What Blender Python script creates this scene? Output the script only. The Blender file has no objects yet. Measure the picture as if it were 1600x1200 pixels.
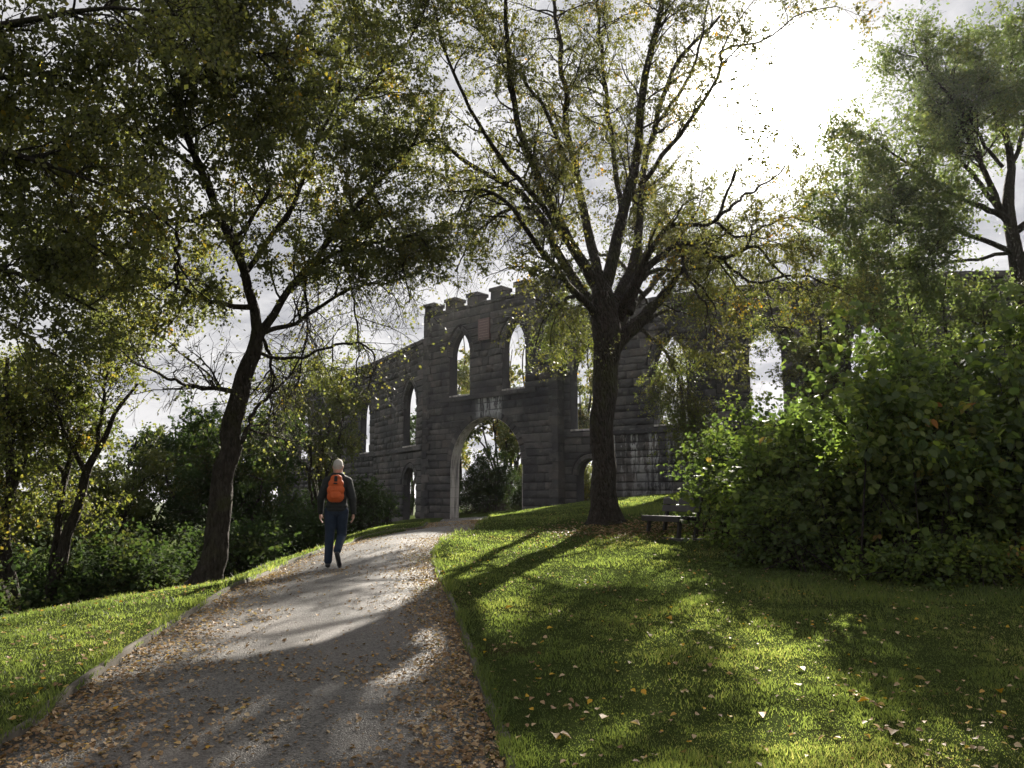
import bpy, bmesh, math, random
import numpy as np
from mathutils import Vector, Matrix

rng = np.random.default_rng(7)
random.seed(7)
R = math.radians
scene = bpy.context.scene
COL = scene.collection

# ------------------------------------------------------------------ camera, sky, sun, exposure
EYE = 1.6
PITCH = R(8.53)
F = 1200.0
cam_d = bpy.data.cameras.new('camera')
cam_d.sensor_fit = 'HORIZONTAL'
cam_d.sensor_width = 36.0
cam_d.lens = 36.0 * F / 1600.0
cam_d.clip_start = 0.05
cam_d.clip_end = 6000
cam = bpy.data.objects.new('camera', cam_d)
cam.location = (0, 0, EYE)
cam.rotation_euler = (R(90) + PITCH, 0, 0)
COL.objects.link(cam)
scene.camera = cam

SUN_AZ, SUN_EL = R(19.1), R(26.9)
SD = Vector((math.sin(SUN_AZ) * math.cos(SUN_EL), math.cos(SUN_AZ) * math.cos(SUN_EL), math.sin(SUN_EL)))

world = bpy.data.worlds.new('World')
scene.world = world
world.use_nodes = True
nt = world.node_tree
nt.nodes.clear()
def N(tree, typ, **kw):
    n = tree.nodes.new(typ)
    for k, v in kw.items():
        if hasattr(n, k): setattr(n, k, v)
    return n
def mth(tree, op, a, b=None, clamp=False):
    n = tree.nodes.new('ShaderNodeMath'); n.operation = op; n.use_clamp = clamp
    for i, v in enumerate((a, b)):
        if v is None: continue
        if isinstance(v, (int, float)): n.inputs[i].default_value = v
        else: tree.links.new(v, n.inputs[i])
    return n.outputs[0]
def mixc(tree, fac, a, b, mode='MIX'):
    n = tree.nodes.new('ShaderNodeMix'); n.data_type = 'RGBA'; n.blend_type = mode; n.clamp_factor = True
    for idx, v in ((0, fac), (6, a), (7, b)):
        if isinstance(v, (int, float)): n.inputs[idx].default_value = v
        elif isinstance(v, tuple): n.inputs[idx].default_value = (*v[:3], 1)
        else: tree.links.new(v, n.inputs[idx])
    return n.outputs[2]
def maprange(tree, v, a, b, c=0.0, d=1.0, smooth=True):
    n = tree.nodes.new('ShaderNodeMapRange')
    if smooth: n.interpolation_type = 'SMOOTHSTEP'
    n.clamp = True if hasattr(n, 'clamp') else None
    tree.links.new(v, n.inputs[0])
    for i, x in enumerate((a, b, c, d)): n.inputs[1 + i].default_value = x
    return n.outputs[0]

tc = N(nt, 'ShaderNodeTexCoord')
sky = N(nt, 'ShaderNodeTexSky'); sky.sky_type = 'NISHITA'; sky.sun_disc = False
sky.sun_elevation = SUN_EL; sky.sun_rotation = SUN_AZ
sky.air_density = 1.0; sky.dust_density = 0.6; sky.ozone_density = 1.5
dirv = tc.outputs['Generated']
sep = N(nt, 'ShaderNodeSeparateXYZ'); nt.links.new(dirv, sep.inputs[0])
zc = mth(nt, 'ADD', mth(nt, 'MAXIMUM', sep.outputs[2], 0.0), 0.16)
cx = mth(nt, 'DIVIDE', sep.outputs[0], zc); cy = mth(nt, 'DIVIDE', sep.outputs[1], zc)
cmb = N(nt, 'ShaderNodeCombineXYZ'); nt.links.new(cx, cmb.inputs[0]); nt.links.new(cy, cmb.inputs[1])
cmb.inputs[2].default_value = 3.7
def noise(tree, vec, scale, detail=5, rough=0.55, dist=0.0):
    n = tree.nodes.new('ShaderNodeTexNoise')
    n.inputs['Scale'].default_value = scale; n.inputs['Detail'].default_value = detail
    n.inputs['Roughness'].default_value = rough; n.inputs['Distortion'].default_value = dist
    if vec is not None: tree.links.new(vec, n.inputs['Vector'])
    return n.outputs['Fac']
n1 = noise(nt, cmb.outputs[0], 0.75, 8, 0.58, 0.35)
n2 = noise(nt, cmb.outputs[0], 1.9, 8, 0.6, 0.2)
cover = maprange(nt, n1, 0.28, 0.42)
dot = N(nt, 'ShaderNodeVectorMath'); dot.operation = 'DOT_PRODUCT'
nt.links.new(dirv, dot.inputs[0]); dot.inputs[1].default_value = SD
dp = mth(nt, 'MAXIMUM', dot.outputs['Value'], 0.0)
cover = mth(nt, 'MAXIMUM', cover, maprange(nt, dp, 0.80, 0.93))      # the sun stands behind cloud
fwd = mth(nt, 'POWER', dp, 4.0)                       # thin cloud glows towards the sun
glow = mth(nt, 'POWER', dp, 260.0)
core = mth(nt, 'POWER', dp, 600.0)
thick = maprange(nt, n2, 0.43, 0.63)                  # thick cloud bellies are grey
cl_lit = mixc(nt, thick, (1.08, 1.07, 1.08), (0.60, 0.61, 0.66))
amp = mth(nt, 'ADD', mth(nt, 'MULTIPLY', fwd, .2), 1.95)
cl = N(nt, 'ShaderNodeVectorMath'); cl.operation = 'SCALE'
nt.links.new(cl_lit, cl.inputs[0]); nt.links.new(amp, cl.inputs['Scale'])
skyc = mixc(nt, cover, sky.outputs[0], cl.outputs[0])
gl = mth(nt, 'ADD', mth(nt, 'MULTIPLY', glow, 1.8), mth(nt, 'MULTIPLY', core, 90.0))
gv = N(nt, 'ShaderNodeVectorMath'); gv.operation = 'SCALE'
gv.inputs[0].default_value = (1.0, 0.95, 0.88); nt.links.new(gl, gv.inputs['Scale'])
av = N(nt, 'ShaderNodeVectorMath'); av.operation = 'ADD'
nt.links.new(skyc, av.inputs[0]); nt.links.new(gv.outputs[0], av.inputs[1])
bg = N(nt, 'ShaderNodeBackground'); bg.inputs['Strength'].default_value = 0.10
nt.links.new(av.outputs[0], bg.inputs['Color'])
wo = N(nt, 'ShaderNodeOutputWorld'); nt.links.new(bg.outputs[0], wo.inputs['Surface'])
world.cycles.sampling_method = 'MANUAL'; world.cycles.sample_map_resolution = 1024

sun_d = bpy.data.lights.new('sun', 'SUN')
sun_d.energy = 5.0; sun_d.angle = R(0.6); sun_d.color = (1.0, 0.93, 0.82)
sun = bpy.data.objects.new('sun', sun_d); COL.objects.link(sun)
sun.rotation_euler = SD.to_track_quat('Z', 'Y').to_euler()
sun.location = (20, 60, 40)

scene.view_settings.view_transform = 'Standard'
scene.view_settings.look = 'None'
scene.view_settings.exposure = 1.98
scene.view_settings.gamma = 1.0
scene.view_settings.use_curve_mapping = False
scene.render.engine = 'CYCLES'
scene.cycles.max_bounces = 8
scene.cycles.diffuse_bounces = 5
scene.cycles.transmission_bounces = 5
scene.cycles.glossy_bounces = 2
scene.cycles.use_denoising = True

# ------------------------------------------------------------------ helpers
CP, SP = math.cos(PITCH), math.sin(PITCH)
def ray(px, py):
    a, b = px - 800.0, 600.0 - py
    return np.array([a, F * CP - b * SP, F * SP + b * CP])
def P(px, py, Y):
    r = ray(px, py)
    return np.array([r[0] / r[1] * Y, Y, EYE + r[2] / r[1] * Y])

def tag(o, label=None, cat=None, group=None, kind=None):
    if label: o['label'] = label
    if cat: o['category'] = cat
    if group: o['group'] = group
    if kind: o['kind'] = kind
    return o
def empty(name, loc, rz=0, **kw):
    o = bpy.data.objects.new(name, None); COL.objects.link(o)
    o.location = loc; o.rotation_euler = (0, 0, rz)
    o.empty_display_size = 0.2
    return tag(o, **kw)
def link(name, me, mat=None, parent=None):
    o = bpy.data.objects.new(name, me); COL.objects.link(o)
    if mat is not None and len(me.materials) == 0: me.materials.append(mat)
    if parent is not None: o.parent = parent
    return o
def mesh_np(name, V, Fc, mat=None, smooth=False, attrs=None):
    """V (n,3), Fc (m,k) uniform polygons"""
    me = bpy.data.meshes.new(name)
    V = np.asarray(V, dtype=np.float32); Fc = np.asarray(Fc, dtype=np.int32)
    m, k = Fc.shape
    me.vertices.add(len(V)); me.vertices.foreach_set('co', V.ravel())
    me.loops.add(m * k); me.loops.foreach_set('vertex_index', Fc.ravel())
    me.polygons.add(m)
    me.polygons.foreach_set('loop_start', np.arange(0, m * k, k, dtype=np.int32))
    me.polygons.foreach_set('loop_total', np.full(m, k, dtype=np.int32))
    if smooth: me.polygons.foreach_set('use_smooth', np.ones(m, dtype=bool))
    me.update(calc_edges=True)
    if attrs:
        for an, av_ in attrs.items():
            a = me.attributes.new(an, 'FLOAT', 'POINT')
            a.data.foreach_set('value', np.asarray(av_, dtype=np.float32))
    if mat is not None: me.materials.append(mat)
    return me
def bm_mesh(name, bm, mat=None, smooth=False):
    me = bpy.data.meshes.new(name); bm.normal_update(); bm.to_mesh(me); bm.free()
    if smooth:
        for p in me.polygons: p.use_smooth = True
    if mat is not None: me.materials.append(mat)
    return me
def bm_box(bm, c, s, rot=None, bev=0.0):
    r = bmesh.ops.create_cube(bm, size=1.0)
    vs = r['verts']
    M = Matrix.Translation(c) @ (rot if rot is not None else Matrix.Identity(4)) @ Matrix.Diagonal((*s, 1))
    bmesh.ops.transform(bm, matrix=M, verts=vs)
    if bev > 0:
        es = list({e for v in vs for e in v.link_edges})
        bmesh.ops.bevel(bm, geom=es, offset=bev, segments=2, affect='EDGES', profile=0.6)
def smoothstep(a, b, x):
    t = np.clip((x - a) / (b - a), 0, 1); return t * t * (3 - 2 * t)

# cheap value noise for geometry
def vnoise(x, y, seed=0):
    xi = np.floor(x).astype(np.int64); yi = np.floor(y).astype(np.int64)
    fx = x - xi; fy = y - yi
    fx = fx * fx * (3 - 2 * fx); fy = fy * fy * (3 - 2 * fy)
    def h(a, b):
        n = (a * 374761393 + b * 668265263 + seed * 982451653) & 0x7fffffff
        n = ((n ^ (n >> 13)) * 1274126177) & 0x7fffffff
        return ((n ^ (n >> 16)) & 0xffff) / 65535.0
    return (h(xi, yi) * (1 - fx) + h(xi + 1, yi) * fx) * (1 - fy) + (h(xi, yi + 1) * (1 - fx) + h(xi + 1, yi + 1) * fx) * fy

# ------------------------------------------------------------------ materials
def new_mat(name):
    m = bpy.data.materials.new(name); m.use_nodes = True
    t = m.node_tree; t.nodes.clear()
    out = t.nodes.new('ShaderNodeOutputMaterial')
    return m, t, out
def principled(t, col, rough=0.8, spec=0.3, normal=None, metal=0.0):
    b = t.nodes.new('ShaderNodeBsdfPrincipled')
    if isinstance(col, tuple): b.inputs['Base Color'].default_value = (*col[:3], 1)
    else: t.links.new(col, b.inputs['Base Color'])
    if isinstance(rough, (int, float)): b.inputs['Roughness'].default_value = rough
    else: t.links.new(rough, b.inputs['Roughness'])
    b.inputs['Specular IOR Level'].default_value = spec
    b.inputs['Metallic'].default_value = metal
    if normal is not None: t.links.new(normal, b.inputs['Normal'])
    return b
def bump(t, h, strength=0.5, dist=0.02):
    b = t.nodes.new('ShaderNodeBump'); b.inputs['Strength'].default_value = strength
    b.inputs['Distance'].default_value = dist; t.links.new(h, b.inputs['Height'])
    return b.outputs[0]
def wpos(t):
    return t.nodes.new('ShaderNodeNewGeometry').outputs['Position']
def ramp(t, fac, stops):
    r = t.nodes.new('ShaderNodeValToRGB'); el = r.color_ramp.elements
    while len(el) < len(stops): el.new(0.5)
    for e, (p, c) in zip(el, stops): e.position = p; e.color = (*c, 1)
    t.links.new(fac, r.inputs[0]); return r.outputs[0]

def simple_mat(name, col, rough=0.7, spec=0.3, nscale=0, namp=0.15, bumpd=0.0, metal=0.0):
    m, t, out = new_mat(name)
    if nscale:
        tcn = t.nodes.new('ShaderNodeTexCoord')
        nf = noise(t, tcn.outputs['Object'], nscale, 5, 0.6)
        c = mixc(t, nf, tuple(x * (1 - namp * 2) for x in col), tuple(min(1, x * (1 + namp * 2)) for x in col))
        nrm = bump(t, nf, 0.6, bumpd) if bumpd else None
        b = principled(t, c, rough, spec, nrm, metal)
    else:
        b = principled(t, col, rough, spec, metal=metal)
    t.links.new(b.outputs[0], out.inputs[0])
    return m

def leaf_mat(name, stops, trans=0.45, rough=0.55, spec=0.25, tboost=1.6):
    """colour by the per leaf random value, thin translucent blade"""
    m, t, out = new_mat(name)
    a = t.nodes.new('ShaderNodeAttribute'); a.attribute_name = 'rnd'
    c = ramp(t, a.outputs['Fac'], stops)
    b = principled(t, c, rough, spec)
    tr = t.nodes.new('ShaderNodeBsdfTranslucent')
    tcx = mixc(t, 1.0, c, (tboost, tboost * 1.05, tboost * 0.55), 'MULTIPLY')
    t.links.new(tcx, tr.inputs['Color'])
    mx = t.nodes.new('ShaderNodeMixShader'); mx.inputs[0].default_value = trans
    t.links.new(b.outputs[0], mx.inputs[1]); t.links.new(tr.outputs[0], mx.inputs[2])
    t.links.new(mx.outputs[0], out.inputs[0])
    return m
GREEN = (0.045, 0.065, 0.018); OLIVE = (0.075, 0.085, 0.02); YEL = (0.26, 0.17, 0.02); BROWN = (0.12, 0.06, 0.02)
M_leaf_birch = leaf_mat('birch_leaf', [(0.0, (0.058, 0.066, 0.032)), (0.45, (0.09, 0.092, 0.036)), (0.8, (0.13, 0.118, 0.036)), (0.9, YEL), (1.0, (0.3, 0.14, 0.02))])
M_leaf_dark = leaf_mat('dark_leaf', [(0.0, (0.058, 0.066, 0.034)), (0.5, (0.085, 0.09, 0.038)), (0.82, (0.13, 0.122, 0.04)), (0.92, YEL), (1.0, (0.3, 0.15, 0.02))], trans=0.5, tboost=2.0)
M_leaf_yellow = leaf_mat('yellowing_leaf', [(0.0, (0.06, 0.08, 0.026)), (0.5, (0.095, 0.105, 0.032)), (0.8, (0.15, 0.135, 0.035)), (1.0, (0.28, 0.16, 0.025))])
M_leaf_ash = leaf_mat('ash_leaf', [(0.0, (0.05, 0.07, 0.035)), (0.6, (0.075, 0.095, 0.04)), (1.0, (0.12, 0.12, 0.04))], trans=.5, tboost=2.0)
M_leaf_bush = leaf_mat('bush_leaf', [(0.0, (0.035, 0.055, 0.022)), (0.5, (0.06, 0.085, 0.026)), (0.85, (0.105, 0.13, 0.03)), (0.95, (0.2, 0.17, 0.04)), (1.0, (0.16, 0.07, 0.03))], trans=0.5, tboost=2.6)
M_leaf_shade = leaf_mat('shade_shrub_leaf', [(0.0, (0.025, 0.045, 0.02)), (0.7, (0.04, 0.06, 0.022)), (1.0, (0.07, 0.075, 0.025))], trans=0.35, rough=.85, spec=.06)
M_litter = leaf_mat('fallen_leaf', [(0.0, (0.10, 0.055, 0.03)), (0.35, (0.2, 0.12, 0.06)), (0.6, (0.33, 0.22, 0.12)), (0.8, (0.45, 0.34, 0.21)), (0.9, (0.45, 0.24, 0.02)), (1.0, (0.5, 0.33, 0.03))], trans=0.25, tboost=1.2, rough=0.6)
M_grass = leaf_mat('grass_blade', [(0.0, (0.045, 0.062, 0.026)), (0.4, (0.066, 0.086, 0.03)), (0.75, (0.105, 0.122, 0.04)), (1.0, (0.22, 0.19, 0.10))], trans=0.55, tboost=2.7, rough=0.5)

def bark_mat(name, c1, c2, scale=6.0, moss=0.0):
    m, t, out = new_mat(name)
    g = wpos(t)
    mp = t.nodes.new('ShaderNodeMapping'); mp.inputs['Scale'].default_value = (1, 1, 0.35)
    t.links.new(g, mp.inputs[0])
    nf = noise(t, mp.outputs[0], scale * 3, 8, 0.65, 0.5)
    nb = noise(t, g, 1.2, 4, 0.6)
    vo = t.nodes.new('ShaderNodeTexVoronoi'); vo.feature = 'DISTANCE_TO_EDGE'; vo.inputs['Scale'].default_value = scale * 2.5
    t.links.new(mp.outputs[0], vo.inputs['Vector'])
    c = mixc(t, maprange(t, nf, 0.3, 0.7), c1, c2)
    if moss: c = mixc(t, maprange(t, nb, 0.5, 0.7, 0, moss), c, (0.05, 0.055, 0.015))
    h = mth(t, 'ADD', mth(t, 'MULTIPLY', vo.outputs[0], 1.5), nf)
    b = principled(t, c, 0.9, 0.15, bump(t, h, 1.0, 0.07))
    t.links.new(b.outputs[0], out.inputs[0])
    return m
M_bark = bark_mat('dark_bark', (0.016, 0.013, 0.010), (0.05, 0.041, 0.033), moss=0.5)
M_bark2 = bark_mat('grey_bark', (0.035, 0.03, 0.026), (0.10, 0.088, 0.075), moss=0.3)

def stone_mat(name, dark=1.0, lime=False):
    m, t, out = new_mat(name)
    g0 = wpos(t); mp0 = t.nodes.new('ShaderNodeMapping'); mp0.inputs['Scale'].default_value = (1 / 1.3,) * 3
    mp0.inputs['Location'].default_value = (0, 0, EYE * (1 - 1 / 1.3)); t.links.new(g0, mp0.inputs[0]); g = mp0.outputs[0]
    oi = t.nodes.new('ShaderNodeObjectInfo')
    at = t.nodes.new('ShaderNodeAttribute'); at.attribute_name = 'rnd'
    rsum = mth(t, 'FRACT', mth(t, 'ADD', oi.outputs['Random'], at.outputs['Fac']))
    c = ramp(t, rsum, [(0.0, (0.034, 0.031, 0.031)), (0.35, (0.058, 0.053, 0.051)), (0.7, (0.092, 0.083, 0.077)), (0.9, (0.072, 0.058, 0.051)), (1.0, (0.125, 0.115, 0.107))])
    nf = noise(t, g, 5.0, 8, 0.65)
    nb = noise(t, g, 0.8, 4, 0.55)
    c = mixc(t, maprange(t, nf, 0.3, 0.75), mixc(t, 0.5, c, (0.05, 0.05, 0.055)), c)
    c = mixc(t, maprange(t, noise(t, g, 2.2, 6, 0.6), 0.56, 0.72, 0, 0.6), c, (0.15, 0.14, 0.125))
    # damp dark staining in broad patches
    c = mixc(t, maprange(t, nb, 0.42, 0.64, 0, 0.7), c, (0.026, 0.026, 0.030))
    sp = t.nodes.new('ShaderNodeSeparateXYZ'); t.links.new(g, sp.inputs[0])
    # bands below the string courses: dark wet stone, and vertical white lime runs
    mp = t.nodes.new('ShaderNodeMapping'); mp.inputs['Scale'].default_value = (3.0, 3.0, 0.35)
    t.links.new(g, mp.inputs[0])
    st = noise(t, mp.outputs[0], 1.6, 6, 0.7)
    z = sp.outputs[2]
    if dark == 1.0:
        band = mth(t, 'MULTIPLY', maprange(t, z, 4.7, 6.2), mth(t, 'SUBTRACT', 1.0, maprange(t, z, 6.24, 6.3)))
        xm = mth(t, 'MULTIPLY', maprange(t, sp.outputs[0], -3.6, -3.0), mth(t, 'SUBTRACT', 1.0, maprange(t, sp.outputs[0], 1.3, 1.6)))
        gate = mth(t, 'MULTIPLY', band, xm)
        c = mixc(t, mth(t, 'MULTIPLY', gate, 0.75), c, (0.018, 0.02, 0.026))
        lx = mth(t, 'MULTIPLY', maprange(t, sp.outputs[0], -1.75, -1.4), mth(t, 'SUBTRACT', 1.0, maprange(t, sp.outputs[0], -0.6, -0.3)))
        lz = mth(t, 'MULTIPLY', maprange(t, z, 4.9, 5.4), mth(t, 'SUBTRACT', 1.0, maprange(t, z, 6.26, 6.3)))
        lm = mth(t, 'MULTIPLY', mth(t, 'MULTIPLY', lx, lz), maprange(t, st, 0.42, 0.52))
        # runs below the lower string of the wings
        r2 = mth(t, 'MULTIPLY', maprange(t, z, 2.0, 4.2, 0.35, 1.0), mth(t, 'SUBTRACT', 1.0, maprange(t, z, 4.2, 4.35)))
        r2x = mth(t, 'MULTIPLY', maprange(t, sp.outputs[0], 3.2, 3.6), mth(t, 'SUBTRACT', 1.0, maprange(t, sp.outputs[0], 6.4, 7.0)))
        lm2 = mth(t, 'MULTIPLY', mth(t, 'MULTIPLY', r2, r2x), maprange(t, st, 0.49, 0.57))
        lm3 = mth(t, 'MULTIPLY', maprange(t, st, 0.70, 0.76), mth(t, 'SUBTRACT', 1.0, maprange(t, z, 5.9, 6.3)))
        lm = mth(t, 'MAXIMUM', mth(t, 'MAXIMUM', lm, lm2), mth(t, 'MULTIPLY', lm3, 0.6))
        c = mixc(t, mth(t, 'MULTIPLY', lm, 0.6), c, (0.42, 0.42, 0.42))
    if lime:
        c = mixc(t, maprange(t, st, 0.36, 0.6, 0.2, 0.95), c, (0.42, 0.39, 0.36))
    h = mth(t, 'ADD', nf, mth(t, 'MULTIPLY', noise(t, g, 22, 6, 0.6), 0.4))
    b = principled(t, c, 0.85, 0.25, bump(t, h, 0.9, 0.05))
    t.links.new(b.outputs[0], out.inputs[0])
    return m
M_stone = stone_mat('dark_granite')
M_cap = stone_mat('ledge_granite', dark=0.5)
M_lime = stone_mat('lime_washed_stone', dark=0.5, lime=True)
M_mortar = simple_mat('mortar', (0.03, 0.029, 0.03), 0.95, 0.1, 8, 0.2, 0.02)

# ground
def ground_material():
    m, t, out = new_mat('turf_soil')
    g = wpos(t)
    a = noise(t, g, 0.7, 5, 0.6); b_ = noise(t, g, 9.0, 8, 0.7); c_ = noise(t, g, 60.0, 4, 0.7)
    col = mixc(t, maprange(t, b_, 0.35, 0.65), (0.045, 0.062, 0.02), (0.068, 0.086, 0.028))
    col = mixc(t, maprange(t, a, 0.55, 0.72, 0, 0.7), col, (0.05, 0.04, 0.022))
    col = mixc(t, maprange(t, c_, 0.55, 0.8, 0, 0.6), col, (0.03, 0.025, 0.014))
    h = mth(t, 'ADD', mth(t, 'MULTIPLY', b_, 0.6), c_)
    b = principled(t, col, 1.0, 0.0, bump(t, h, 1.0, 0.08))
    t.links.new(b.outputs[0], out.inputs[0]); return m
M_ground = ground_material()
def path_material():
    m, t, out = new_mat('worn_tarmac')
    g = wpos(t)
    n1 = noise(t, g, 0.8, 5, 0.6); n2 = noise(t, g, 14, 6, 0.7)
    vo = t.nodes.new('ShaderNodeTexVoronoi'); vo.inputs['Scale'].default_value = 80; t.links.new(g, vo.inputs['Vector'])
    vr = t.nodes.new('ShaderNodeSeparateColor'); t.links.new(vo.outputs['Color'], vr.inputs[0])
    col = mixc(t, vr.outputs[0], (0.028, 0.026, 0.024), (0.145, 0.133, 0.117))
    col = mixc(t, maprange(t, n1, 0.42, 0.7, 0, 0.5), col, (0.12, 0.10, 0.085))
    col = mixc(t, maprange(t, n2, 0.55, 0.75, 0, 0.6), col, (0.05, 0.038, 0.03))
    h = mth(t, 'ADD', mth(t, 'MULTIPLY', vo.outputs['Distance'], -1.0), mth(t, 'MULTIPLY', n2, 0.5))
    rough = maprange(t, vr.outputs[1], 0, 1, 0.45, 0.8)
    b = principled(t, col, rough, 0.4, bump(t, h, 0.9, 0.008))
    t.links.new(b.outputs[0], out.inputs[0]); return m
M_path = path_material()
M_kerb = simple_mat('old_edging', (0.085, 0.075, 0.06), 0.9, 0.2, 7, 0.25, 0.01)

# ------------------------------------------------------------------ terrain
CTL = [  # X, Y, Z relative to the eye
 (0, -4, -1.75), (-4, -3, -1.8), (4, -3, -1.7), (0, 0, -1.6), (-1.5, 4.4, -1.42), (-1, 7.4, -1.29), (-2.9, 12.6, -1.07),
 (-3.4, 20, -.88), (-3.2, 25, -.83), (-2.4, 30, -.80), (-1.5, 44, -1.04), (-5.6, 48, -1.15), (-2.0, 37, -.92),
 (2.14, 18, -.51), (.0, 28, -.52), (1.0, 23, -.5), (3.4, 32, -.05), (7.5, 37, .25), (2.5, 41, -.4), (2.5, 25, -.25),
 (1.44, 4.6, -1.48), (2.8, 4.5, -1.46), (4.8, 7.4, -1.3), (5.4, 11, -1.1), (3.42, 15.5, -.753), (.3, 7.4, -1.28), (0.2, 12, -1.02),
 (-0.6, 17, -.85), (9, 4, -1.4), (10, 14, -.7), (12, 22, -.05), (11, 32, .4), (20, 20, .2), (24, 36, .6), (18, 5, -1.4), (20, -4, -1.7),
 (-2.8, 4.4, -1.32), (-5.55, 8.6, -1.27), (-5.0, 9.4, -1.22), (-4.4, 10.9, -1.16), (-3.9, 16, -.95), (-4.4, 22, -.95), (-5, 29, -1.0), (-3.3, 8.5, -1.17),
 (-7.5, 5.5, -1.55), (-8.5, 11, -2.4), (-7.2, 14, -2.3), (-6.6, 20, -2.0), (-8.5, 28, -2.2), (-10, 40, -2.0), (-6, 3, -1.45),
 (-13, 14, -4.2), (-14, 25, -4.5), (-22, 20, -7), (-22, 38, -6), (-14, 3, -3.0), (-20, -4, -4),
 (0, 60, -.8), (12, 60, .2), (-8, 70, -1.3), (30, 60, .4), (10, 80, 0), (-24, 75, -5),
]
_C = np.array(CTL, float)
def _U(r2): return np.where(r2 > 1e-9, r2 * np.log(np.maximum(r2, 1e-9)) * 0.5, 0)
def _fit():
    x = _C[:, :2]; n = len(x)
    K = _U(((x[:, None] - x[None]) ** 2).sum(-1)) + np.eye(n) * 0.6
    Pm = np.hstack([np.ones((n, 1)), x]); A = np.zeros((n + 3, n + 3))
    A[:n, :n] = K; A[:n, n:] = Pm; A[n:, :n] = Pm.T
    return np.linalg.solve(A, np.concatenate([_C[:, 2], np.zeros(3)]))
_W = _fit()
def base_h(x, y):
    x = np.asarray(x, float); y = np.asarray(y, float)
    sh = x.shape; x = x.ravel(); y = y.ravel()
    xx = np.clip(x, -26, 26); yy = np.clip(y, -6, 82)
    out = np.empty(len(x))
    for i in range(0, len(x), 20000):
        a = xx[i:i + 20000]; b = yy[i:i + 20000]
        r2 = (a[:, None] - _C[None, :, 0]) ** 2 + (b[:, None] - _C[None, :, 1]) ** 2
        out[i:i + 20000] = _U(r2) @ _W[:-3] + _W[-3] + _W[-2] * a + _W[-1] * b
    d = np.hypot(x, y - 30)
    w = smoothstep(50, 170, d)
    out = out * (1 - w) + (-9.0) * w
    out = out + EYE + 0.05 * (vnoise(x * 0.9, y * 0.9, 3) - 0.5) * (d < 200)
    return out.reshape(sh)
def bh(x, y): return float(base_h(np.array([x]), np.array([y]))[0])
def hit(px, py, y0=2.5, y1=60, lift=0.0):
    r = ray(px, py); ys = np.arange(y0, y1, 0.03)
    z = EYE + r[2] / r[1] * ys; xs = r[0] / r[1] * ys
    g = base_h(xs, ys) + lift
    k = np.argmax(z <= g)
    if z[k] > g[k]: k = int(np.argmin(z - g))
    return xs[k], ys[k]

PATH_Z = -0.06
L_px = [(0, 1158), (87, 1097), (153, 1049), (219, 1005), (280, 966), (332, 935), (385, 907), (440, 884), (507, 857), (558, 842), (612, 829), (665, 820)]
R_px = [(792, 1195), (762, 1105), (735, 1025), (715, 965), (694, 915), (680, 885), (676, 862), (690, 843), (712, 832), (745, 819)]
Lw = [hit(*p) for p in L_px]; Rw = [hit(*p) for p in R_px]
Lw = [(Lw[0][0] - 0.05 + 0.0, -3.0), (Lw[0][0] + 0.02, 1.0)] + Lw + [(-3.6, 34), (-3.9, 41), (-4.2, 47)]
Rw = [(0.25, -3.0), (0.1, 1.0)] + Rw + [(-0.6, 32), (-0.2, 38), (0.6, 45)]
def resample(pts, n):
    p = np.array(pts, float)
    # catmull-rom
    q = np.vstack([2 * p[0] - p[1], p, 2 * p[-1] - p[-2]])
    out = []
    for i in range(1, len(q) - 2):
        for s in np.linspace(0, 1, 12, endpoint=False):
            a, b, c, d = q[i - 1], q[i], q[i + 1], q[i + 2]
            out.append(0.5 * ((2 * b) + (-a + c) * s + (2 * a - 5 * b + 4 * c - d) * s * s + (-a + 3 * b - 3 * c + d) * s ** 3))
    out.append(p[-1]); out = np.array(out)
    L = np.concatenate([[0], np.cumsum(np.linalg.norm(np.diff(out, axis=0), axis=1))])
    t = np.linspace(0, L[-1], n)
    return np.stack([np.interp(t, L, out[:, k]) for k in range(p.shape[1])], 1)
LE = resample(Lw, 260); RE = resample(Rw, 260)
def path_inside(x, y):
    """signed: >0 inside (distance to nearer side, measured along x)"""
    lo = np.argsort(LE[:, 1]); ro = np.argsort(RE[:, 1])
    xl = np.interp(y, LE[lo, 1], LE[lo, 0]); xr = np.interp(y, RE[ro, 1], RE[ro, 0])
    d = np.minimum(x - xl, xr - x)
    return np.where((y > -3) & (y < 47), d, -5.0)

def axis(lo, hi, step, far, grow=1.16):
    a = list(np.arange(lo, hi + 1e-6, step)); s = step; v = hi
    while v < far: s *= grow; v += s; a.append(v)
    s = step; v = lo; b = []
    while v > -far: s *= grow; v -= s; b.append(v)
    return np.array(b[::-1] + a)
gx = axis(-5.2, 1.4, 0.065, 2500, 1.1); gy = axis(1.5, 16, 0.11, 2500, 1.1)
GX, GY = np.meshgrid(gx, gy)
GZ = base_h(GX, GY)
ins = path_inside(GX, GY)
GZ = GZ - 0.16 * smoothstep(-0.05, 0.03, ins)
nx, ny = len(gx), len(gy)
idx = np.arange(nx * ny).reshape(ny, nx)
Fq = np.stack([idx[:-1, :-1], idx[:-1, 1:], idx[1:, 1:], idx[1:, :-1]], -1).reshape(-1, 4)
g_me = mesh_np('ground', np.stack([GX, GY, GZ], -1).reshape(-1, 3), Fq, M_ground, True)
tag(link('ground', g_me), kind='structure', label='grassy hillside falling away to the left of the path')

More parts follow.
